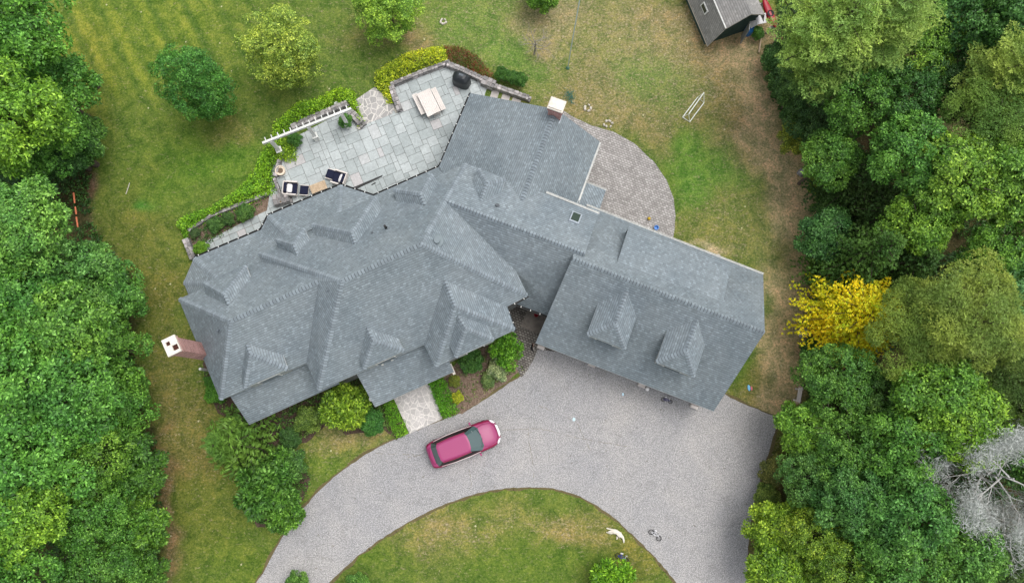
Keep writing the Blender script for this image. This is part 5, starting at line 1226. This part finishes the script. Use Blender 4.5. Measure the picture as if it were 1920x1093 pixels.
# ---------------------------------------------------------------- the car
def car():
    c = P(869, 831.5, .7); rz = math.radians(21.3)
    root = thing('parked_car', (c.x, c.y, .01), 'magenta pink estate car parked on the grey driveway', 'car', rz)
    pm = mat('pink_paint', sr(152, 56, 104), .5, spec=.4); pm.node_tree.nodes['Principled BSDF'].inputs['Coat Weight'].default_value = .25; pm.node_tree.nodes['Principled BSDF'].inputs['Coat Roughness'].default_value = .12
    dk = mat('car_dark_red', sr(132, 24, 66), .4, spec=.4); gl = mat('car_glass', (.06, .10, .10), .12, spec=.9); tr_ = mat('black_trim', sr(34, 26, 30), .5)  # dark red goes on body sides, roof rails and seams
    lamp = mat('headlight_lens', sr(240, 240, 242), .15, spec=.8); rub = mat('tyre_rubber', sr(30, 30, 30), .9); rim = mat('alloy', sr(160, 160, 165), .3, .8); highlight = mat('highlight_strip', sr(215, 208, 205), .3, .2)
    # body: stations x, half width, bottom z, shoulder z, centre z
    ST = [(-2.33, .50, .42, .62, .66), (-2.27, .70, .30, .80, .86), (-2.12, .82, .24, .92, .98), (-1.8, .89, .20, .96, 1.02), (-1.0, .915, .18, .96, 1.0), (0, .92, .18, .94, .98), (.8, .92, .18, .92, .97), (1.1, .915, .18, .90, 1.0),
          (1.5, .90, .20, .84, .95), (1.9, .86, .22, .76, .86), (2.12, .76, .26, .68, .76), (2.27, .58, .32, .58, .64), (2.35, .36, .38, .50, .54)]
    bm = bmesh.new(); rings = []
    for x, w, zb, zs, zc in ST:
        pr = [(-w*.92, zb), (-w, zb+.14), (-w*1.0, (zb+zs)/2), (-w*.97, zs-.05), (-w*.88, zs+.01), (-w*.5, zc-.01), (0, zc), (w*.5, zc-.01), (w*.88, zs+.01), (w*.97, zs-.05), (w, (zb+zs)/2), (w, zb+.14), (w*.92, zb)]
        rings.append([bm.verts.new((x-(.0 if abs(x) < 2 else 0), y, z)) for y, z in pr])
    for a, b in zip(rings[:-1], rings[1:]):
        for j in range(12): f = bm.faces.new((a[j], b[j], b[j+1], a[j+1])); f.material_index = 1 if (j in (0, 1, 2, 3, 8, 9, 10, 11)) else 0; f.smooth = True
    bm.faces.new(rings[0]); bm.faces.new(rings[-1][::-1]); bmesh.ops.recalc_face_normals(bm, faces=bm.faces)
    me = bpy.data.meshes.new('body'); bm.to_mesh(me); bm.free(); body = link('body', me, [pm, dk], root); s = body.modifiers.new('s', 'SUBSURF'); s.levels = 2; s.render_levels = 2
    # cabin: lower ring and roof ring
    lo = [(-2.02, .0), (-2.0, .5), (-1.88, .76), (-1.0, .83), (.2, .84), (.98, .80), (1.2, .55), (1.27, 0)]
    hi = [(-1.62, 0), (-1.6, .42), (-1.52, .56), (-.8, .61), (0, .62), (.30, .58), (.40, .40), (.44, 0)]
    zl, zh = .94, 1.47
    mb = MB(); L_ = [(x, y, zl) for x, y in lo]+[(x, -y, zl) for x, y in lo[1:-1][::-1]]; Hh_ = [(x, y, zh-.04*(abs(y) > .5)) for x, y in hi]+[(x, -y, zh-.04*(abs(y) > .5)) for x, y in hi[1:-1][::-1]]
    n = len(L_)
    side = MB(); ws = MB(); rw = MB()
    for j in range(n):
        k = (j+1) % n; q = [L_[j], L_[k], Hh_[k], Hh_[j]]; xm = (L_[j][0]+L_[k][0])/2
        if xm > 1.05: ws.face(q)
        elif xm < -1.9: rw.face(q)
        elif xm < -1.5 or xm > .5: mb.face(q)
        else: side.face(q)
    side.build('side_window', tr_, root); ws.build('windshield', gl, root); rw.build('rear_window', gl, root); mb.build('pillar', tr_, root)
    bm = bmesh.new(); v1 = [bm.verts.new(p) for p in Hh_]; v2 = [bm.verts.new((x*.9-.04, y*.8, zh+.035)) for x, y, z in Hh_]; 
    for j in range(n): bm.faces.new((v1[j], v1[(j+1) % n], v2[(j+1) % n], v2[j])).smooth = True
    bm.faces.new(v2); bmesh.ops.recalc_face_normals(bm, faces=bm.faces); me = bpy.data.meshes.new('roof_panel'); bm.to_mesh(me); bm.free(); link('roof_panel', me, pm, root)
    for s in (-1, 1):
        m2 = MB(); m2.tube([(-1.7, s*.80, .985), (-.8, s*.875, .975), (.2, s*.88, .965), (.85, s*.85, .965)], [.012, .022, .022, .012], 6); m2.build('shoulder_highlight', highlight, root)  # pale strip added as a painted highlight along the door shoulder
        m2 = MB(); m2.tube([(-1.5, s*.6, zh-.01), (-.7, s*.655, zh+.0), (.35, s*.63, zh-.02)], .03, 6); m2.build('roof_rail', dk, root)
        m2 = MB(); m2.box((.80, s*1.0, 1.0), (.12, .2, .13), .0, taper=.8); m2.build('mirror', pm, root, bevel=.02)
        m2 = MB(); m2.face([(2.0, s*.80, .745), (2.17, s*.70, .68), (2.30, s*.50, .61), (2.20, s*.50, .71), (2.05, s*.66, .77)][::s]); 
        m2.face([(2.30, s*.50, .60), (2.17, s*.71, .66), (2.17, s*.72, .55), (2.30, s*.52, .5)][::s]); o = m2.build('headlight', lamp, root); o.location.z = .02
        m2 = MB(); m2.face([(-2.24, s*.70, .84), (-2.08, s*.83, .88), (-2.08, s*.85, .70), (-2.26, s*.72, .68)][::-s]); o = m2.build('tail_light', M['red'], root); o.location.x = -.015
    m2 = MB(); m2.face([(2.24, .42, .69), (2.37, .28, .57), (2.39, 0, .56), (2.26, 0, .70)][::1]); m2.face([(2.26, 0, .70), (2.39, 0, .56), (2.37, -.28, .57), (2.24, -.42, .69)]); o = m2.build('grille', lamp, root); o.location.z = .02
    for sx in (-1.42, 1.42):
        for sy in (-1, 1):
            m2 = MB(); m2.tube([(sx, sy*.70, .32), (sx, sy*.905, .32)], .32, 24); w = m2.build('wheel', rub, root); m3 = MB(); m3.tube([(sx, sy*.85, .32), (sx, sy*.915, .32)], .2, 16); m3.build('rim', rim, w)
    m2 = MB()
    m2.tube([(1.12, -.62, 1.0), (1.5, -.70, .96), (2.0, -.60, .84), (2.2, -.3, .72), (2.24, 0, .71), (2.2, .3, .72), (2.0, .60, .84), (1.5, .70, .96), (1.12, .62, 1.0)], .012, 5); m2.build('bonnet_seam', dk, root)
    m2 = MB(); m2.tube([(-1.98, -.55, .99), (-2.1, -.5, 1.0), (-2.2, 0, .96), (-2.1, .5, 1.0), (-1.98, .55, .99)], .012, 5); m2.build('tailgate_seam', dk, root)
    for s in (-1, 1): m2 = MB(); m2.tube([(1.22, s*.1, .985), (1.1, s*.45, 1.03), (1.02, s*.62, 1.05)], .012, 5); m2.build('wiper', tr_, root)
    m2 = MB(); m2.box((.55, .1, 1.2), (.5, .9, .02)); m2.build('dashboard', mat('dash', sr(120, 126, 126), .6), root)
car()
# ---------------------------------------------------------------- shed with kayak
sz, sr_z = 2.2, 3.9
shp = lambda x, y, z: P(x, y, z)
# gambrel ridge runs up-left; front gable faces lower right
f_l, f_lk, f_pk, f_rk, f_r = P(1345, 74, 1.9), P(1361, 56, 3.0), P(1409, 25, 3.7), P(1433, 27, 3.0), P(1437, 30, 1.9)
dv = (P(1311, -6, 1.9)-P(1345, 74, 1.9)).normalized(); dv.z = 0; dv.normalize(); back = dv*6.5
shed = thing('shed', (f_pk.x, f_pk.y, 0), 'small gambrel roofed shed with open dark green front at the top right', 'shed'); SO = Vector((f_pk.x, f_pk.y, 0))
wdir = Vector((-dv.y, dv.x, 0)); wdir = wdir if wdir.x > 0 else -wdir
cpk = f_pk
prof = [(-2.25, .9), (-1.5, 2.8), (0, 3.75), (1.2, 2.95), (1.5, 1.9)]
pr = []
o0 = P(1409, 27, 3.75)
for x, z in prof:
    p = o0+wdir*x; p.z = z; pr.append(p)
r = Roof()
for a, b in zip(pr[:-1], pr[1:]): r.add(a, b, b+back, a+back)
build_roof('roof', r, shed, SO, m=M['shed_shingle'], th=.12, edge=M['palewood'], caps=False)
mb = MB(); ins = dv*.5
q = [o0+wdir*x for x in (-2.05, -1.35, 0, 1.05, 1.35)]; zs = [.9, 2.65, 3.55, 2.8, 1.85]
for k in range(5): q[k] = Vector((q[k].x, q[k].y, zs[k]))+ins-SO
mb.face([Vector((q[0].x, q[0].y, 0)), *q[:2], *[q[2], q[3], q[4]], Vector((q[4].x, q[4].y, 0))]); bk = back-ins*2
for a in (q[0], q[4]): mb.face([Vector((a.x, a.y, 0)), a, a+bk, Vector((a.x, a.y, 0))+bk])
mb.build('wall', M['shedwall'], shed)
mb = MB(); a = pr[1]-SO; mb.tube([a+Vector((0, 0, .05)), a+back+Vector((0, 0, .05))], .05, 6); mb.build('roof_trim', M['white'], shed)
mb = MB(); c = (pr[0]+pr[1])/2+back*.33-SO+Vector((-.02, 0, .08)); ls = (pr[1]-pr[0]).normalized(); nr = dv.cross(ls); nr = nr if nr.z > 0 else -nr
MM = Matrix((dv, ls, nr)).transposed(); mb.box(c, (.75, .4, .06), M=MM); w = mb.build('window', M['white'], shed); mb = MB(); mb.box(c+nr*.03, (.6, .27, .03), M=MM); mb.build('pane', M['glass'], w)
# open door leaf and white panels
mb = MB(); p = o0+wdir*.35-dv*.1-SO; mb.box((p.x, p.y, 1.2), (.05, .6, 2.0), math.atan2(dv.y, dv.x)-math.pi/2-.5); mb.build('door', M['siding'], shed)
for k, (q, z, rz, s, lb) in enumerate((((1414, 40), 1.2, .5, .75, 'lower white panel leaning in the shed opening'), ((1427, 36), 1.5, .2, .7, 'upper white panel leaning in the shed opening'))):
    c = P(*q, z); mb = MB(); mb.box((0, 0, 0), (s, s*.9, .05), M=Matrix.Rotation(rz, 3, 'Z') @ Matrix.Rotation(.5, 3, 'X')); mb.tube([(0, 0, 0), (0, .1, -z)], .03, 6); o = mb.build('white_crate_lid', M['linen'], bevel=.02); o.location = c; tag(o, lb, 'panel')
for q, r_, h, lb in (((1407, 53), .3, .75, 'blue plastic barrel at the shed opening'), ((1402, 58), .16, .35, 'small blue bucket below the barrel at the shed')):
    c = P(*q, h); mb = MB(); mb.lathe((0, 0, 0), [(r_*.85, 0), (r_, h*.3), (r_, h*.8), (r_*.9, h), (r_*.7, h-.03), (r_*.6, h-.06)], 20); o = mb.build('blue_barrel', M['blue']); o.location = (c.x, c.y, 0); tag(o, lb, 'barrel')
# kayak: long hull with cockpit
def kayak():
    a, b = P(1435, 2, 1.2), P(1453, 44, 1.2); d = b-a; L = 2.5; c = (a+b)/2; root = thing('kayak', (c.x, c.y, 0), 'red kayak propped beside the shed', 'kayak', math.atan2(d.y, d.x))
    bm = bmesh.new(); rings = []
    for i in range(15):
        t = -1+i/7; w = .27*max(.02, (1-abs(t)**2.2))**.8; x = t*L/2; zc = 1.05+.14*abs(t)**3
        rings.append([bm.verts.new((x, w*math.cos(k*math.pi/6), zc+ (.14*math.sin(k*math.pi/6) if k <= 6 else .24*math.sin(k*math.pi/6))*(.3+.7*(1-abs(t)**2)))) for k in range(12)])
    for p, q in zip(rings[:-1], rings[1:]):
        for k in range(12): bm.faces.new((p[k], p[(k+1) % 12], q[(k+1) % 12], q[k])).smooth = True
    bm.faces.new(rings[0]); bm.faces.new(rings[-1]); bmesh.ops.recalc_face_normals(bm, faces=bm.faces); me = bpy.data.meshes.new('hull'); bm.to_mesh(me); bm.free(); link('hull', me, M['red'], root)
    mb = MB(); mb.lathe((.1, 0, 1.16), [(.2, 0), (.23, .05), (.2, .06), (.15, .02)], 16); o = mb.build('cockpit', M['dark'], root); 
    mb = MB(); mb.box((-.9, 0, .45), (.08, .6, .9)); mb.box((.9, 0, .45), (.08, .6, .9)); mb.build('rack', M['greywood'], root)
kayak()
pole('wood_plank', [P(1428, 64, .1), P(1423, 99, .1)], .06, M['teak'], 'weathered plank lying on the tan strip below the shed', 'plank')
# ---------------------------------------------------------------- small things on the lawn and drive
def frame_goal():
    z1 = .75; g = [P(1280, 220, .03), P(1293, 229, .03), P(1320, 193, .03), P(1308, 183, .03)]; t0, t1 = P(1291.5, 214, z1), P(1320, 174, z1)
    root = thing('goal_frame', g[0], 'white tubular play goal frame on the rear lawn', 'goal frame'); o = Vector(g[0]); M['tube'] = mat('white_tube', sr(238, 240, 232), .5)
    for nm, pl in (('base_rail', [g[0], g[1], g[2], g[3], g[0]]), ('top_rail', [t0, t1])): mb = MB(); mb.tube([p-o for p in pl], .035, 8); mb.build(nm, M['tube'], root)
    for pl in ([g[0], t0, g[1]], [g[3], t1, g[2]]): mb = MB(); mb.tube([p-o for p in pl], .028, 8); mb.build('end_brace', M['tube'], root)
frame_goal()
def dog(q, rz, name, label, m, sc=1.0, patches=None, flip=1, fat=1.0):
    """dog lying on its side, one continuous skinned body"""
    c = P(*q, .1); root = None
    J = [((0, 0, .15), .15), ((.18, .03, .16), .17), ((.36, .0, .17), .165), ((.5, -.03, .17), .11), ((.62, -.09, .16), .095), ((.72, -.16, .14), .055), ((.79, -.2, .12), .035), # spine to muzzle
         ((-.16, -.04, .15), .15), ((-.32, -.12, .13), .11), ((-.46, -.26, .1), .07), ((-.55, -.42, .07), .065), ((-.6, -.56, .05), .02), # rump, tail
         ((.42, -.14, .12), .07), ((.56, -.24, .08), .045), ((.78, -.26, .05), .035), ((.88, -.25, .05), .035), # fore leg 1
         ((.45, .1, .1), .07), ((.64, .06, .06), .04), ((.86, .02, .05), .035), ((.96, .02, .05), .035), # fore leg 2
         ((-.1, -.22, .1), .09), ((.04, -.32, .07), .05), ((-.06, -.42, .05), .035), ((.02, -.46, .04), .035)] # hind leg
    Eg = [(0, 1), (1, 2), (2, 3), (3, 4), (4, 5), (5, 6), (0, 7), (7, 8), (8, 9), (9, 10), (10, 11), (2, 12), (12, 13), (13, 14), (14, 15), (2, 16), (16, 17), (17, 18), (18, 19), (7, 20), (20, 21), (21, 22), (22, 23)]
    me = bpy.data.meshes.new(name); me.from_pydata([(p[0]*sc, p[1]*sc*flip, p[2]*sc) for p, _ in J], Eg, []); o = link(name, me, m); o.location = (c.x, c.y, 0); o.rotation_euler.z = rz
    sk_ = o.modifiers.new('skin', 'SKIN'); ss = o.modifiers.new('sub', 'SUBSURF'); ss.levels = 2; ss.render_levels = 2
    for i, (p, r_) in enumerate(J): me.skin_vertices[0].data[i].radius = (r_*sc*fat, r_*sc*fat); me.skin_vertices[0].data[i].use_root = (i == 0)
    tag(o, label, 'dog')
    for s in (-1, 1):
        e_ = MB(); e_.face([Vector((p[0], p[1]*flip, p[2]))*sc for p in ((.6, -.09+s*.08, .24), (.66, -.1+s*.1, .2), (.6, -.1+s*.14, .15), (.54, -.06+s*.11, .2))]); b = e_.build('ear', m if patches is None else patches, o); b.modifiers.new('t', 'SOLIDIFY').thickness = .02
    return o
M['fur'] = speckle('white_fur', sr(238, 232, 218), sr(216, 208, 194), 10, .95, .3)
dog((1160, 999), math.radians(160), 'dog', 'fluffy white dog lying on its side on the island lawn', M['fur'], .84, flip=-1, fat=1.12)
def furmix():
    m = mat('tricolour_fur', (.02, .02, .02), .9); g = N(m); f = g.noise(3.2, g.coord(), 1, .5)
    g.color(g.ramp(f, [(.0, sr(24, 24, 28)), (.50, sr(24, 24, 28)), (.52, sr(120, 88, 66)), (.58, sr(150, 116, 92)), (.60, sr(225, 218, 214)), (1, sr(230, 224, 220))])); return m
dog((997, 652), math.radians(75), 'dog', 'small black, tan and white dog curled up at the garage corner', furmix(), .38)
def wheel_obj(parent, c, r_, tilt, m):
    mb = MB(); pts = [Vector((math.cos(t)*r_, math.sin(t)*r_, 0)) for t in [k*2*math.pi/20 for k in range(21)]]; R = Matrix.Rotation(tilt, 3, 'X')
    mb.tube([R @ p+Vector(c) for p in pts], r_*.14, 6, cap=False); mb.tube([R @ Vector((-r_, 0, 0))+Vector(c), R @ Vector((r_, 0, 0))+Vector(c)], .006, 4); mb.tube([R @ Vector((0, -r_, 0))+Vector(c), R @ Vector((0, r_, 0))+Vector(c)], .006, 4)
    return mb.build('wheel', m, parent)
def kidbike(q, rz, label, mf, s=1.0, seat=None, cat='bicycle', name='child_bicycle'):
    c = P(*q, .1); root = thing(name, (c.x, c.y, .02), label, cat, rz); rub = M['dark']
    wheel_obj(root, (-.3*s, 0, .08*s), .16*s, .25, rub); wheel_obj(root, (.32*s, .02, .08*s), .16*s, -.2, rub)
    mb = MB(); B = lambda *p: [Vector(x)*s for x in p]
    mb.tube(B((-.3, 0, .1), (-.05, -.02, .12), (.2, .1, .14), (.32, .02, .1)), .02*s, 6); mb.tube(B((-.3, 0, .1), (-.12, .16, .14), (.2, .1, .14)), .018*s, 6); mb.tube(B((-.05, -.02, .12), (-.14, .22, .14)), .016*s, 6); mb.build('frame', mf, root)
    mb = MB(); mb.tube(B((.2, .1, .14), (.16, .26, .16), (.1, .3, .28)), .014*s, 6); mb.tube(B((.16, .26, .16), (.26, .3, .04)), .014*s, 6); mb.build('handlebar', seat or M['linen'], root)
    mb = MB(); mb.box(Vector((-.15, .26, .15))*s, (.2*s, .1*s, .06*s), .3, taper=.7); mb.build('saddle', seat or M['linen'], root, bevel=.01)
kidbike((1228, 1003), math.radians(-40), 'grey and white child bicycle lying on the driveway', mat('silver_frame', sr(196, 196, 200), .4, .3), .95)
kidbike((1166, 1046), math.radians(-30), 'blue and black child bike lying on the grass by the bottom bush', mat('blue_frame', sr(48, 62, 150), .4), .95)
kidbike((1250, 751), math.radians(-20), 'small purple and silver ride-on bike in front of the garage', mat('purple_frame', sr(64, 58, 120), .4), .75)
def disc(q, r_, h, m, name, label, cat, sx=1.0, z=.02, rz=0, prof=None):
    c = P(*q, z); mb = MB(); mb.lathe((0, 0, 0), prof or [(r_*.8, 0), (r_, h*.3), (r_*.95, h*.8), (r_*.7, h)], 20); o = mb.build(name, m); o.location = (c.x, c.y, z); o.scale.x = sx; o.rotation_euler.z = rz; tag(o, label, cat); return o
disc((1230, 428), .15, .2, M['blue'], 'toy_bucket', 'light blue bucket on the paved terrace edge', 'bucket', prof=[(.1, 0), (.13, .18), (.16, .2), (.13, .2), (.09, .05)])
def ball(q, r_, m, label):
    bm = bmesh.new(); bmesh.ops.create_uvsphere(bm, u_segments=20, v_segments=12, radius=r_); me = bpy.data.meshes.new('ball'); bm.to_mesh(me); bm.free(); me.polygons.foreach_set('use_smooth', [True]*len(me.polygons)); o = link('ball', me, m); c = P(*q, r_); o.location = (c.x, c.y, r_+.01); tag(o, label, 'ball')
ball((1217, 410), .11, mat('yellow_ball', sr(190, 160, 50), .5), 'yellow ball on the paved terrace')
ball((254, 715), .12, mat('orange_ball', sr(226, 140, 40), .5), 'orange ball on the lawn edge below the left chimney')
ball((1214, 729), .13, mat('white_ball', sr(240, 238, 236), .5), 'white ball beside the middle garage pier')
M['lblue'] = mat('blue_white_plastic', sr(120, 190, 230), .4)
disc((1404, 727), .2, .07, M['lblue'], 'toy_sled', 'blue and white oval toy on the lawn right of the garage', 'toy', .45, rz=.1)
disc((1409, 728), .14, .05, mat('pink_plastic', sr(214, 112, 116), .5), 'toy_sled', 'pink oval toy beside the blue and white one', 'toy', .4, rz=.1)
disc((1168, 739), .1, .04, mat('pale_blue', sr(190, 220, 236), .5), 'toy_disc', 'pale blue toy on the driveway in front of the garage', 'toy', .6)
disc((1076, 786), .12, .03, mat('pale_cyan', sr(184, 206, 214), .5), 'toy_disc', 'pale cyan toy further out on the driveway', 'toy', .8)
disc((633, 199), .2, .3, M['linen'], 'white_urn', 'small white urn behind the right end of the pergola', 'urn', z=.05, prof=[(.08, 0), (.06, .08), (.14, .3), (.16, .36), (.11, .36), (.08, .28)])
# hammock stand
hs_ = [P(1489, 719, .5), P(1502, 725, .35), P(1500, 740, .3), P(1496, 755, .3), P(1479, 757, .5)]
root = thing('hammock_stand', (hs_[2].x, hs_[2].y, 0), 'curved weathered wooden hammock stand by the right woods', 'hammock stand'); o = Vector((hs_[2].x, hs_[2].y, 0))
mb = MB(); q = [v-o for v in hs_]; mb.tube([q[0]+Vector((0, 0, .4)), q[0].lerp(q[1], .6), q[1]], [.05, .08, .1], 6); mb.tube([q[3], q[3].lerp(q[4], .4), q[4]+Vector((0, 0, .4))], [.1, .08, .05], 6); mb.build('arm', M['hstand'] if 'hstand' in M else M['teak'], root)
mb = MB(); d = (q[3]-q[1]); mb.box((q[1]+q[3])/2, (d.length, .26, .1), math.atan2(d.y, d.x)); mb.build('beam', M['palewood'], root, bevel=.02)
mb = MB(); 
for k in (.15, .85): p = q[1].lerp(q[3], k); mb.box((p.x, p.y, .1), (.1, .5, .08), math.atan2(d.y, d.x)+.1)
mb.build('foot', M['palewood'], root)
# little heap of pale stones on the lawn with a grey stick fire ring, loose rocks by the chimney
def cairn(q, n, R, label, seed):
    c = P(*q); r = random.Random(seed); root = thing('rock_heap', (c.x, c.y, 0), label, 'rock heap'); 
    for k in range(n):
        mb = MB(); a = k*2*math.pi/n+r.uniform(-.3, .3); mb.box((math.cos(a)*R*r.uniform(.6, 1), math.sin(a)*R*r.uniform(.6, 1), .06), (r.uniform(.15, .3), r.uniform(.12, .2), .14), a+1.5, taper=.75); mb.build('rock', M['bright'], root, bevel=.03)
    return root
cairn((831, 42), 7, .22, 'ring of pale stones on the lawn at the top', 1)
cairn((1140, 233), 6, .3, 'scatter of pale stones by the terrace curve', 2)
cairn((1102, 203), 5, .25, 'scatter of pale stones right of the rear chimney', 3)
M['mesh'] = mat('green_netting', sr(48, 116, 106), .7)
c = P(1066, 182); mb = MB(); r = random.Random(5)
for k in range(46):
    a = r.uniform(0, 6.28); q0 = Vector((r.uniform(-.25, .25), r.uniform(-.35, .35), r.uniform(.02, .1))); mb.tube([q0, q0+Vector((math.cos(a)*.16, math.sin(a)*.16, .04)), q0+Vector((math.cos(a+.9)*.3, math.sin(a+.9)*.3, .01))], .009, 4)
o = mb.build('green_netting', M['mesh']); o.location = (c.x, c.y, 0); tag(o, 'tangle of green garden netting on the grass by the rear chimney', 'netting')
